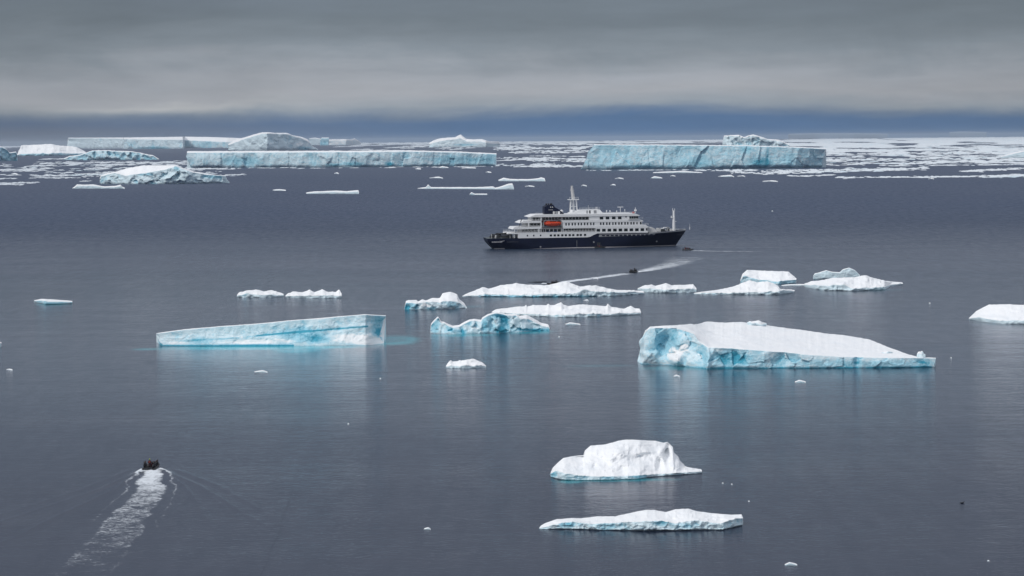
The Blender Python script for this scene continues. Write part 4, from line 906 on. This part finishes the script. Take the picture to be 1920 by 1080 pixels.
# deckhouse on the roof, main mast
block('mast_house', [(c(1060), 18.2), (c(1120.5), 18.2), (c(1114.5), 20.3), (c(1077), 20.3), (c(1069.5), 19.2), (c(1060), 18.9)], 4.2, M_white)
for a, b in ((1089.5, 1092), (1094.5, 1097), (1103, 1108)):
    bm = BM(); mbox(bm, c(a), c(b), -4.28, -4.18, 18.4, 20.0); bobj('mast_house_door', bm, M_dark if a == 1094.5 else M_grey, ship)
rail(1077, 1114, 20.3, -4.0, 1.2, True); rail(1106, 1110, 20.3, -4.0, 1.5, True, n=3)
mast = obj('main_mast', None, ship); bpy.data.objects.remove(mast)
bm = BM()
for dx, dy in ((-1.7, -1.2), (1.7, -1.2), (-1.7, 1.2), (1.7, 1.2)): mtube(bm, (c(1068.5) + dx * 1.1, dy, 18.3), (c(1068.5) + dx * .85, dy, 25.6), .24, 6)
for z in (21.9,):
    mbox(bm, c(1068.5) - 1.8, c(1068.5) + 1.8, -1.3, 1.3, z, z + .2)
mtube(bm, (c(1069), 0, 18.3), (c(1068), 0, 25.8), .55, 8)
mast = bobj('main_mast', bm, M_white, ship)
bm = BM(); mbox(bm, c(1058.6), c(1077.6), -2.2, 2.2, 25.6, 25.95); bobj('mast_platform', bm, M_white, mast)
bm = BM()
for x in (c(1060), c(1064), c(1072), c(1076)): mbox(bm, x - .06, x + .06, -2.1, -2.0, 25.95, 27.1)
mbox(bm, c(1060), c(1076.5), -2.1, -2.0, 27.0, 27.12); bobj('mast_railing', bm, M_white, mast)
bm = BM(); mtube(bm, (c(1068.5), 0, 25.9), (c(1065.8), 0, 31.8), 1.0, 8, .75); mtube(bm, (c(1065.9), 0, 31.6), (c(1065.9), 0, 33.2), .6, 8); mbox(bm, c(1062.8), c(1069.5), -.4, .4, 30.6, 30.9)
bobj('mast_top', bm, M_cream, mast)
for px, z, r in ((1046.5, 19.6, .9), (1128, 18.9, .38), (1134.2, 18.85, .38), (1146.5, 18.7, .32), (1161.5, 19.3, .3)):
    bm = BM(); msph(bm, (c(px), -2 if r < .5 else 0, z + (.6 if r < .5 else 0)), r); mtube(bm, (c(px), -2 if r < .5 else 0, 18.2), (c(px), -2 if r < .5 else 0, z + .5), r * .35, 6); bobj('satellite_dome', bm, M_white, ship, True)
bm = BM(); mtube(bm, (c(1063.5), -3, 18.2), (c(1063.5), -3, 19.6), .95, 12); msph(bm, (c(1063.5), -3, 19.6), .95); bobj('satellite_dome', bm, M_white, ship, True)
bm = BM(); mtube(bm, (c(1154.5), 0, 18.2), (c(1154.5), 0, 21.3), .14, 6); mbox(bm, c(1149.3), c(1159.8), -.15, .15, 21.3, 21.6); bobj('radar', bm, M_white, ship)
bm = BM(); mtube(bm, (c(1181), -2, 18.1), (c(1181), -2, 21.2), .16, 6); mbox(bm, c(1179), c(1183), -2.4, -1.6, 19.2, 20.1); bobj('searchlight_post', bm, M_white, ship)
bm = BM(); mbox(bm, c(1171.5), c(1175.5), -7.6, -6.9, 18.2, 19.1); bobj('orange_raft_canister', bm, M_red2, ship, bevel=.1)
bm = BM(); mtube(bm, (c(1093.5), -3.5, 20.3), (c(1093.5), -3.5, 22.8), .08, 5); bobj('whip_antenna', bm, M_white, ship)
# foredeck
bm = BM()
pts = [(X(1203.5), 7.9), (X(1222), 7.9), (X(1220), 8.9), (X(1216), 10.1), (X(1211), 10.7), (X(1203.5), 10.7)]
mprism(bm, pts, -7.6, 7.6); bobj('breakwater_shield', bm, M_cream, ship, bevel=.1)
for px, w, z0, z1, m in ((1224, 2.2, 7.9, 9.9, M_cream), (1229, 1.2, 7.9, 9.2, M_dark), (1233, 1.4, 7.9, 9.4, M_dark), (1240.5, 1.3, 7.9, 10.4, M_grey), (1242, .7, 7.9, 9.6, M_dark), (1246, 1.4, 7.9, 9.3, M_cream), (1228, 3.2, 9.4, 9.9, M_white), (1238, 3.0, 9.9, 10.3, M_white)):
    bm = BM(); x = c(px); mbox(bm, x - w / 2, x + w / 2, -2.6, -.8, z0, z1); bobj('deck_winch' if m is M_dark else 'deck_crane_section', bm, m, ship, bevel=.08)
bm = BM(); mtube(bm, (c(1253.5), 0, 7.8), (c(1253.5), 0, 19.2), .85, 10, .55); fmst = bobj('foremast', bm, M_white, ship)
bm = BM(); mtube(bm, (c(1251.5), 0, 18.8), (c(1251.5), 0, 20.4), .16, 6); mtube(bm, (c(1255.2), 0, 18.8), (c(1255.2), 0, 20.3), .16, 6); bobj('mast_head_fork', bm, M_white, fmst)
bm = BM(); mbox(bm, c(1248.2), c(1253), -.6, .6, 15.2, 15.5); mbox(bm, c(1248.2), c(1249.5), -.5, .5, 15.5, 16.3); mbox(bm, c(1254), c(1258), -.5, .5, 13.1, 13.35); bobj('mast_lamp_platform', bm, M_white, fmst)
bm = BM(); mtube(bm, (c(1283), 0, 8.7), (c(1283), 0, 10.2), .22, 6); mtube(bm, (c(1283), 0, 10.2), (c(1283), 0, 11.8), .08, 6); bobj('jackstaff', bm, M_white, ship)
for px in (1233.5,):
    bm = BM(); mbox(bm, X(px) - .5, X(px) + .5, -7.35, -7.1, 3.0, 3.7); 
    bm.free()
def anchor(t, z):
    p = hullp(t, 0, -1, z, .06); bm = BM(); mtube(bm, p, (p[0], p[1] - .15, p[2]), .45, 8); bobj('anchor_pocket', bm, M_grey, ship)
anchor(.87, 2.9); anchor(.25, 1.1); anchor(.535, 3.2)
bm = BM(); mbox(bm, X(1073) - .08, X(1073) + .08, -8.95, -8.78, .8, 4.2); bobj('boarding_ladder', bm, M_grey, ship)
bm = BM(); mbox(bm, X(1110), X(1116), -8.92, -8.7, .6, 3.0); bobj('side_door', bm, M_dark, ship)
# stern: boom and its post
bm = BM(); mtube(bm, (c(963) + .2, -7.6, 11.0), (c(970), -7.6, 16.2), .22, 6); bobj('crane_boom', bm, M_dark, ship)
bm = BM(); mtube(bm, (X(959.3), -8.3, 5.9), (X(960.2), -8.3, 11.2), .24, 6); bobj('crane_post', bm, M_white, ship)
for k in range(7):
    bm = BM(); x = X(949 + k * 2.6); mbox(bm, x, x + .35, -8.1 + k * .4, -7.6 + k * .4, 5.9, 7.0 + .4 * (k % 3)); bobj('mooring_gear', bm, M_cream if k % 2 else M_dark, ship)
bm = BM(); mtube(bm, (X(919.5), -6.8, 5.9), (X(919), -6.8, 8.2), .16, 6); mtube(bm, (X(926), -7, 5.9), (X(927), -7, 7.5), .5, 6); bobj('mooring_gear', bm, M_cream, ship)
# lettering on the quarter
def text(body, x, z, size, y, mat, name='hull_lettering', rz=0, sx=1):
    cu = bpy.data.curves.new('hull_lettering', 'FONT'); cu.body = body; cu.size = size; cu.extrude = .02
    o = bpy.data.objects.new('tmp', cu); C.objects.link(o); dg = bpy.context.evaluated_depsgraph_get()
    me = bpy.data.meshes.new_from_object(o.evaluated_get(dg)); bpy.data.objects.remove(o); me.materials.clear(); me.materials.append(mat)
    r = obj(name, me, ship); r.location = (x, y, z); r.rotation_euler = (math.radians(90), 0, rz); r.scale = (sx, 1, 1); return r
M_let = paint('white_lettering', (.6, .6, .64), .5, .05); M_let2 = paint('faded_lettering', (.05, .055, .075), .5, .05)
text('oceanwide', 2.2, 3.7, 1.35, -8.25, M_let, rz=math.radians(-4.5), sx=.95)
text('expeditions', 10.2, 3.7, 1.3, -8.95, M_let2)
strip('swoosh_mark', .066, .085, lambda t: 4.15 + (t - .066) * 20, lambda t: 4.5 + (t - .066) * 18, M_let, .22, 4)
text('HONDIUS', X(1257) + 1.3, 5.9, 1.0, -4.0, M_let2, rz=math.radians(20), sx=1.0)
# ------------------------------------------------------------ inflatable boats and people
def tube_path(name, pts, rad, mat, parent, n=12):
    bm = BM(); rings = []
    for i, p in enumerate(pts):
        p = Vector(p); a = Vector(pts[max(0, i - 1)]); b = Vector(pts[min(len(pts) - 1, i + 1)]); d = (b - a).normalized()
        s = d.cross(Vector((0, 0, 1))).normalized(); t = s.cross(d); r = rad[i]
        rings.append([bm.verts.new(p + (s * math.cos(k / n * 6.2832) + t * math.sin(k / n * 6.2832)) * r) for k in range(n)])
    for a, b in zip(rings[:-1], rings[1:]):
        for k in range(n): bm.faces.new((a[k], a[(k + 1) % n], b[(k + 1) % n], b[k]))
    bm.faces.new(rings[0][::-1]); bm.faces.new(rings[-1])
    return bobj(name, bm, mat, parent, True)
M_pink = paint('maroon_jacket', (.12, .012, .025), .8, .1, 5)
def make_zodiac():
    r = empty('inflatable_boat')
    L_ = [(-3.0, 1.0, .38), (-2.5, 1.0, .38), (-1, 1.0, .38), (.8, .98, .40), (1.8, .85, .48), (2.4, .58, .58), (2.75, .25, .66), (2.85, 0, .68)]
    pts = L_ + [(x, -y, z) for x, y, z in L_[-2::-1]]; rad = [.10, .25, .26, .26, .26, .26, .26, .26]; rad = rad + rad[-2::-1]
    tb = tube_path('buoyancy_tube', pts, rad, M_black, r)
    bm = BM(); mpath(bm, [(x, y * 1.0 + (.27 if y > 0 else -.27 if y < 0 else 0), z + .05) for x, y, z in pts[1:-1]], .02, 4); bobj('grab_line', bm, M_grey, tb)
    bm = BM(); mprism(bm, [(-2.4, .12), (1.9, .12), (2.5, .45), (2.4, .5), (1.8, .24), (-2.4, .22)], -.8, .8); bobj('floor', bm, M_dark, r)
    bm = BM(); mbox(bm, -2.5, -2.42, -.78, .78, .05, .72); bobj('transom', bm, M_dark, r)
    m = BM(); mbox(m, -2.85, -2.45, -.2, .2, .78, 1.22); mt = bobj('outboard_motor', m, M_black, r, bevel=.07)
    m = BM(); mbox(m, -2.72, -2.55, -.08, .08, -.3, .8); bobj('motor_leg', m, M_dark, mt)
    m = BM(); mtube(m, (-2.45, 0, .95), (-1.9, .1, 1.05), .03, 6); bobj('tiller', m, M_black, mt)
    m = BM(); mbox(m, -2.2, -1.75, -.5, .1, .22, .55); bobj('fuel_tank', m, M_pink, r, bevel=.05)
    return r
def skin_mesh(joints, edges, radii, name):
    me = bpy.data.meshes.new('tmp'); me.from_pydata(joints, edges, []); o = bpy.data.objects.new('tmp', me); C.objects.link(o)
    m = o.modifiers.new('Skin', 'SKIN')
    for i, r in enumerate(radii):
        me.skin_vertices[0].data[i].radius = (r, r) if not isinstance(r, tuple) else r
    me.skin_vertices[0].data[0].use_root = True
    s = o.modifiers.new('Sub', 'SUBSURF'); s.levels = 1; s.render_levels = 1
    dg = bpy.context.evaluated_depsgraph_get(); out = bpy.data.meshes.new_from_object(o.evaluated_get(dg)); out.name = name
    bpy.data.objects.remove(o); out.polygons.foreach_set('use_smooth', [True] * len(out.polygons)); return out
M_skin = paint('skin', (.30, .18, .13), .5, .1, 8); M_jack = paint('dark_jacket', (.012, .014, .02), .8, .2, 4)
M_hivis = paint('yellow_green_hood', (.34, .42, .05), .8, .1, 5); M_lj = paint('red_life_jacket', (.16, .02, .015), .7, .15, 5); M_stripe = paint('pale_reflective_band', (.6, .6, .58), .5, .05, 5)
def make_body(stand, lean, spread):
    """seated on a tube or standing; x forward, origin at the seat / feet"""
    if stand:
        J = [(0, 0, .95), (0, 0, 1.2), (.02, 0, 1.42), (.03, 0, 1.53), (.05, 0, 1.66), (.05, 0, 1.78),
             (0, .2, 1.42), (.05, .32, 1.15), (.28, .25, 1.05), (.36, .23, 1.05), (0, -.2, 1.42), (-.05, -.32, 1.14), (-.3, -.3, 1.02), (-.38, -.29, 1.0),
             (0, .12, .9), (.04, .15, .5), (0, .17, .08), (.14, .18, .04), (0, -.12, .9), (.04, -.16, .5), (0, -.18, .08), (.14, -.2, .04)]
    else:
        s = spread
        J = [(0, 0, .1), (.02 + lean * .3, 0, .33), (.03 + lean * .7, 0, .55), (.04 + lean * .85, 0, .67), (.06 + lean, 0, .80), (.06 + lean, 0, .92),
             (.03 + lean * .7, .21, .54), (.08 + lean * .6, .33, .28), (.28 + lean * .5, .24 * s, .16), (.36 + lean * .5, .18 * s, .14), (.03 + lean * .7, -.21, .54), (.08 + lean * .6, -.32, .28), (.28 + lean * .5, -.26 * s, .17), (.36 + lean * .5, -.22 * s, .15),
             (.03, .12, .08), (.42, .17, .10), (.46, .18, -.30), (.60, .19, -.34), (.03, -.12, .08), (.42, -.17, .10), (.46, -.18, -.30), (.60, -.19, -.34)]
    E = [(0, 1), (1, 2), (2, 3), (3, 4), (4, 5), (2, 6), (6, 7), (7, 8), (8, 9), (2, 10), (10, 11), (11, 12), (12, 13), (0, 14), (14, 15), (15, 16), (16, 17), (0, 18), (18, 19), (19, 20), (20, 21)]
    R = [.16, .17, .17, .075, .11, .075, .10, .085, .06, .05, .10, .085, .06, .05, .12, .10, .075, .05, .12, .10, .075, .05]
    return skin_mesh(J, E, R, 'person'), J
PB = {}
for key, a in {'sit': (False, .0, 1), 'lean': (False, .16, .5), 'stand': (True, 0, 1)}.items():
    PB[key] = make_body(*a); PB[key][0].materials.append(M_jack)
def person(pose, loc, rz, label, coat=M_jack, hat=M_dark, vest=None, parent_z=0, group=None, band=False):
    me, J = PB[pose]
    r = empty('person', loc, rz); tag(r, label, 'person', group)
    me2 = me
    if coat is not M_jack:
        key = (pose, coat.name)
        if key not in PB: m2 = me.copy(); m2.materials[0] = coat; PB[key] = (m2, J)
        me2 = PB[key][0]
    obj('body', me2, r)
    h = Vector(J[5]); c = Vector(J[2])
    bm = BM(); msph(bm, h + Vector((-.02, 0, -.01)), .125, 2, (1, 1, .95)); bmesh.ops.delete(bm, geom=[v for v in bm.verts if v.co.z < h.z - .06 and v.co.x > h.x - .02], context='VERTS'); bobj('hat', bm, hat, r, True)
    bm = BM(); msph(bm, h + Vector((.035, 0, -.06)), .095, 2, (.9, .9, 1.1)); msph(bm, h + Vector((.13, 0, -.07)), .02, 1); bobj('face', bm, M_skin, r, True)
    if vest:
        bm = BM(); mbox(bm, c.x - .2, c.x + .2, -.2, .2, c.z - .38, c.z + .08); bobj('life_jacket', bm, vest, r, bevel=.08)
    if band:
        bm = BM(); mtube(bm, Vector(J[6]) + Vector((-.07, .0, .02)), Vector(J[7]) + Vector((-.09, -.02, -.1)), .05, 6); bobj('reflective_band', bm, M_stripe, r)
    return r
zod = make_zodiac()
def copy_tree(o, parent=None):
    c_ = o.copy(); C.objects.link(c_)
    if parent: c_.parent = parent
    for ch in [q for q in bpy.data.objects if q.parent == o]: copy_tree(ch, c_)
    return c_
def head(px0, py0, px1, py1):
    a, b = ground(px0, py0), ground(px1, py1); return math.atan2(b[1] - a[1], b[0] - a[0])
def place(z, px, py, rz, label, zz=0.0, pitch=0):
    g = ground(px, py); z.location = (g[0], g[1], zz); z.rotation_euler = (0, pitch, rz)
    tag(z, label, 'inflatable boat', 'black inflatable dinghies'); return Vector((g[0], g[1], zz))
def seat(base, rz, x, y, z): 
    return (base.x + math.cos(rz) * x - math.sin(rz) * y, base.y + math.sin(rz) * x + math.cos(rz) * y, base.z + z)
# foreground boat, seen from astern
RZ = math.radians(86)
B = place(zod, 284, 880, RZ, 'black inflatable dinghy full of people speeding away from the camera, lower left', .02, math.radians(-3))
ppl = [(-1.5, .98, 'sit', -90, M_jack, M_dark, None, 'person in black at the stern left of the nearest dinghy, pale band down the arm', True),
       (-.5, .98, 'sit', -90, M_jack, M_dark, M_jack, 'person in dark coat on the left tube of the nearest dinghy, amidships', False),
       (-1.7, -.98, 'sit', 90, M_jack, M_navy, M_jack, 'person in black with navy hat at the stern right of the nearest dinghy', False),
       (-.9, -1.0, 'lean', 90, M_jack, M_black, M_jack, 'bulky person in black second from the stern on the right of the nearest dinghy', False),
       (.1, -.98, 'sit', 90, M_jack, M_navy, None, 'person in dark clothes on the right tube of the nearest dinghy, amidships', False),
       (1.0, -.95, 'sit', 90, M_jack, M_dark, None, 'person in black coat on the right tube of the nearest dinghy, forward', False)]
for x, y, pose, rr, coat, hat, vest, lb, bd in ppl:
    person(pose, seat(B, RZ, x, y, .60), RZ + math.radians(rr), lb, coat, hat, vest, band=bd, group='people in the nearest dinghy')
person('stand', seat(B, RZ, -1.45, -.05, .24), RZ, 'person steering the nearest dinghy, red life jacket and yellow green hood', M_jack, M_hivis, M_lj, group='people in the nearest dinghy')
person('lean', seat(B, RZ, .3, .3, .42), RZ, 'person in a maroon coat crouched in the middle of the nearest dinghy', M_pink, M_dark, None, group='people in the nearest dinghy')
# distant boats
def crew(B, rz, who, n=6, red=False):
    k = 0
    for x, y, rr in [(-1.4, .98, -90), (-.3, .98, -90), (.8, .95, -90), (-1.2, -.98, 90), (-.1, -.98, 90), (.9, -.95, 90)][:n]:
        k += 1; pos = ['rear left', 'middle left', 'front left', 'rear right', 'middle right', 'front right'][k - 1]
        person('sit', seat(B, rz, x, y, .6), rz + math.radians(rr), 'person in dark clothes, %s seat of the dinghy %s' % (pos, who), M_pink if red and k in (2, 4) else M_jack, M_red if red and k == 5 else M_dark, None, group='people in the dinghy ' + who)
    person('stand', seat(B, rz, -1.6, 0, .24), rz, 'person standing at the tiller of the dinghy ' + who, M_jack, M_dark, M_pink if red else None, group='people in the dinghy ' + who)
rz = head(1187, 510, 1040, 530)
crew(place(copy_tree(zod), 1187, 511, rz, 'black inflatable dinghy on its curved wake below the ship bow'), rz, 'on the curved wake')
rz = head(1080, 527, 1010, 531)
crew(place(copy_tree(zod), 1037, 534, rz, 'black inflatable dinghy half hidden behind the long hummocky floe'), rz, 'behind the long floe', 5)
rz = head(1300, 470, 1400, 471)
crew(place(copy_tree(zod), 1290, 469.5, rz, 'dark inflatable dinghy just ahead of the ship bow'), rz, 'ahead of the ship bow', 6, True)
gs = ship.location + Vector((math.cos(YAW) * X(1117.5) + math.sin(YAW) * 10.4, math.sin(YAW) * X(1117.5) - math.cos(YAW) * 10.4, 0))
z5_ = copy_tree(zod); z5_.location = gs; z5_.rotation_euler = (0, 0, YAW); tag(z5_, 'dark inflatable dinghy moored against the ship side door', 'inflatable boat', 'black inflatable dinghies')
crew(gs, YAW, 'moored at the ship side', 3, True)
# dinghies stacked on the stern deck of the ship
k = 0
for (lx, ly, lz, rr) in [(5.2, -4.2, 5.9, 4), (5.0, -4.1, 6.75, -3), (5.4, -4.2, 7.5, 5), (11.0, -5.4, 5.9, -2), (10.8, -5.2, 6.7, 3), (10.9, -5.3, 7.45, -4), (5.4, 2.6, 5.9, 0), (11.2, 2.8, 5.9, 0), (8.2, -4.0, 7.9, 10)]:
    zc = copy_tree(zod)
    for ch in [q for q in bpy.data.objects if q.parent == zc and (q.name.startswith('outboard') or q.name.startswith('fuel'))]:
        for g_ in [q for q in bpy.data.objects if q.parent == ch]: bpy.data.objects.remove(g_)
        bpy.data.objects.remove(ch)
    zc.location = ship.location + Vector((math.cos(YAW) * lx - math.sin(YAW) * ly, math.sin(YAW) * lx + math.cos(YAW) * ly, lz)); zc.rotation_euler = (0, 0, YAW + math.radians(rr))
    k += 1; tag(zc, 'black dinghy stowed in the %s stack on the stern deck, %s' % ((('aft', 'forward')[lx > 8] + (' starboard' if ly < 0 else ' port')), {5.9: 'bottom one', 7.9: 'top one set askew'}.get(lz, 'middle one' if lz < 7 else 'upper one')), 'inflatable boat', 'dinghies stacked on the ship stern deck')

# a bird on the water at right
bm = BM(); msph(bm, (0, 0, .12), .3, 2, (1.5, .7, .55)); msph(bm, (.5, 0, .32), .11, 2); mtube(bm, (.35, 0, .15), (.5, 0, .32), .09, 6); mtube(bm, (.58, 0, .32), (.7, 0, .29), .03, 5, .01); mprism(bm, [(-.75, .16), (-.35, .05), (-.3, .25)], -.1, .1)
gb = ground(1804, 943.5); bo = bobj('seabird', bm, M_dark, None, True); bo.location = gb.tolist(); bo.rotation_euler = (0, 0, .3); bo.scale = (.7,) * 3; tag(bo, 'small dark seabird floating on open water at the lower right', 'bird')

# ------------------------------------------------------------ wakes
def foam_mat():
    m = MT('wake_foam_water'); pos = water_nodes(m); fm = m.attr('foam'); q = m.attr('wc', out='Vector')
    a = m.noise(m.scale(q, (1.5, .9, 1)), 1, 7, .75, 1.2); b = m.noise(m.scale(q, (.25, .2, 1)), 1, 3, .5, .3)
    v = m.math('ADD', fm, m.math('ADD', m.math('MULTIPLY_ADD', a, 2.4, -1.2), m.math('MULTIPLY_ADD', b, .8, -.4)))
    f = m.ramp(v, .42, 1.15)
    d = m.n('ShaderNodeBsdfDiffuse'); d.inputs[0].default_value = (.74, .78, .82, 1)
    mx = m.n('ShaderNodeMixShader'); m.L.new(m.math('MULTIPLY', f, m.math('MINIMUM', m.math('MULTIPLY', fm, 1.6), .9)), mx.inputs[0]); m.L.new(m.wsh, mx.inputs[1]); m.L.new(d.outputs[0], mx.inputs[2])
    m.L.new(mx.outputs[0], m.out.inputs[0]); return m.m
GLOW += []
def glow(px, py, rx, ry, st):
    g = ground(px, py); k = g[1] / F; GLOW.append((g[0], g[1], rx * k, ry * g[1] ** 2 / (H * F), st, 0))
glow(735, 638, 62, 11, .75); glow(500, 652, 250, 5, .75); glow(275, 655, 40, 2.5, .5); glow(1120, 686, 90, 2.6, .18); glow(1290, 690, 120, 5, .3); glow(870, 628, 80, 4, .45); glow(990, 622, 60, 5, .5)
glow(560, 655, 60, 9, .5); glow(1160, 900, 150, 4, .3); glow(1070, 903, 30, 5, .35); glow(800, 578, 60, 2.5, .4); glow(880, 575, 40, 2, .3); glow(1010, 548, 150, 1.6, .4); glow(1640, 544, 80, 1.5, .15); glow(100, 571, 36, 1.6, .3); glow(1440, 526, 45, 1.6, .3)
FOAM = foam_mat()
def path_frames(pts, ds):
    P_ = np.array([ground(x, y)[:2] for x, y in pts]); seg = np.linalg.norm(np.diff(P_, axis=0), axis=1); s = np.concatenate([[0], np.cumsum(seg)])
    n = int(s[-1] / ds); si = np.linspace(0, s[-1], n)
    xy = np.stack([np.interp(si, s, P_[:, 0]), np.interp(si, s, P_[:, 1])], -1)
    k = 9; xy = np.stack([np.convolve(np.pad(xy[:, i], k // 2, 'edge'), np.ones(k) / k, 'valid') for i in (0, 1)], -1)
    t = np.gradient(xy, axis=0); t /= np.linalg.norm(t, axis=1)[:, None]; nn = np.stack([-t[:, 1], t[:, 0]], -1)
    return si, xy, nn
def wake(pts, half, ds, dl, fn, label, lift=.02):
    si, xy, nn = path_frames(pts, ds); l = np.linspace(-half, half, int(2 * half / dl)); Sg, Lg = np.meshgrid(si, l, indexing='ij')
    wob = (fbm(np.stack([Sg / 5, Lg / 9, Sg * 0], -1), 3, 77) - .5)
    foam, h = fn(Sg, Lg, si[-1], wob)
    V = np.zeros((*Sg.shape, 3)); V[..., 0] = xy[:, None, 0] + nn[:, None, 0] * Lg; V[..., 1] = xy[:, None, 1] + nn[:, None, 1] * Lg
    edge = np.clip(np.minimum(1 - abs(Lg) / half, np.minimum(Sg / si[-1] * 20 + .05, 1 - Sg / si[-1])) * 6, 0, 1)
    V[..., 2] = lift + h * edge
    idx = np.arange(Sg.size).reshape(Sg.shape); q = np.stack([idx[:-1, :-1], idx[1:, :-1], idx[1:, 1:], idx[:-1, 1:]], -1).reshape(-1, 4)
    A = V.reshape(-1, 3); cen = np.array([A[:, 0].mean(), A[:, 1].mean(), 0])
    me = mesh_np('wake', A - cen, q, FOAM, True, {'foam': (foam * np.clip(edge * 2, 0, 1)).ravel(), 'wc': np.stack([Sg, Lg, Sg * 0], -1).reshape(-1, 3)})
    if me.polygons[0].normal.z < 0: me.flip_normals()
    return tag(obj('wake', me, loc=cen.tolist()), label, 'wake', kind='stuff')
G = lambda x, w: np.exp(-(x / w) ** 2)
def fore(Sg, Lg, T, wob):
    a = np.abs(Lg + wob * 1.6); k = Sg / T
    w1 = np.interp(Sg, [0, 3, 20, 50, 80, 110], [.8, 1.4, 2.2, 2.9, 3.6, 4.2])
    core = 1 / (1 + np.exp((a - w1) * 3.2)) * np.interp(Sg, [0, 4, 30, 60, 85, 105], [1.7, 1.15, .66, .52, .38, .2])
    edge = G(a - w1, .55) * np.interp(Sg, [0, 15, 60, 105], [.1, .25, .25, .15])
    w2 = np.interp(Sg, [0, 4, 12, 40, 80], [1.2, 2.6, 3.6, 4.9, 5.3])
    side = G(a - w2, .38) * np.interp(Sg, [0, 3, 14, 45, 70, 85], [1.0, .9, .62, .46, .3, 0])
    bow = G(a - (1.3 + Sg * .42), .55) * np.interp(Sg, [0, 1, 6, 12], [.9, .9, .4, 0])
    foam = core + edge + side + bow
    h = np.zeros_like(Sg)
    for c0, sl, w, A_ in ((1.6, .20, .8, .28), (1.2, .34, .9, .20), (2.5, .27, .6, .10), (3.8, .36, 1.1, .12)):
        x_ = np.abs(Lg) - c0 - sl * Sg; h += A_ * G(x_, w) * np.exp(-Sg / 34) * (1 + .5 * wob) * (.35 + .65 * np.cos(x_ / w * 1.3) ** 2)
    h += .10 * (fbm(np.stack([Sg * 1.2, Lg * .6, Sg * 0], -1), 3, 5)) * np.clip(core * 1.5, 0, 1) + .25 * G(Sg - 2.5, 2) * G(Lg, 1.0)
    return foam, h
wake([(284, 881), (284, 890), (281, 918), (262, 945), (238, 973), (217, 1007), (195, 1029), (180, 1051), (155, 1080), (130, 1110)], 24, .30, .27, fore, 'white foaming wake trailing from the nearest dinghy down to the lower left')
def thin(w0, w1, f0, f1, skew=0):
    def fn(Sg, Lg, T, wob):
        a = np.abs(Lg + wob * w0); w = w0 + (w1 - w0) * Sg / T
        foam = 1 / (1 + np.exp((a - w) / w * 4)) * (f0 + (f1 - f0) * Sg / T)
        h = .12 * G(np.abs(Lg) - w * 1.3, w * .4) * (1 - Sg / T)
        return foam, h
    return fn
wake([(1010, 532), (1037, 532), (1100, 523.5), (1187, 511.5)], 14, .8, .6, thin(2.4, 3.8, 1.3, .85), 'pale wake streak running from behind the long floe to the middle dinghy')
wake([(1187, 511), (1220, 506), (1250, 499), (1275, 491), (1292, 480)], 40, 1.0, .8, thin(2.6, 13, 1.05, .42), 'curved foam wake spreading behind the middle dinghy towards the ship bow')
wake([(1292, 470), (1340, 471), (1400, 472), (1450, 472.5)], 10, 1.0, .6, thin(2.2, 2.4, .95, .5), 'faint straight wake line on the water right of the ship bow')

# ------------------------------------------------------------ water
m = MT('sea_water'); water_nodes(m)
me = mesh_np('sea', np.array([(-60000, -2000, 0), (60000, -2000, 0), (60000, 85000, 0), (-60000, 85000, 0)], float), [(0, 1, 2, 3)], m.m, False)
tag(obj('sea', me), kind='structure')

# ------------------------------------------------------------ air
HZ = bpy.data.materials.new('sea_haze'); HZ.use_nodes = True; HZ.node_tree.nodes.clear()
_o = HZ.node_tree.nodes.new('ShaderNodeOutputMaterial'); _v = HZ.node_tree.nodes.new('ShaderNodeVolumePrincipled')
_v.inputs['Color'].default_value = (.72, .84, 1.0, 1); _v.inputs['Density'].default_value = 1.4e-5; HZ.node_tree.links.new(_v.outputs[0], _o.inputs['Volume'])
bm = BM(); mbox(bm, -61000, 61000, -2500, 86000, -2, 150); tag(bobj('haze', bm, HZ), kind='stuff')
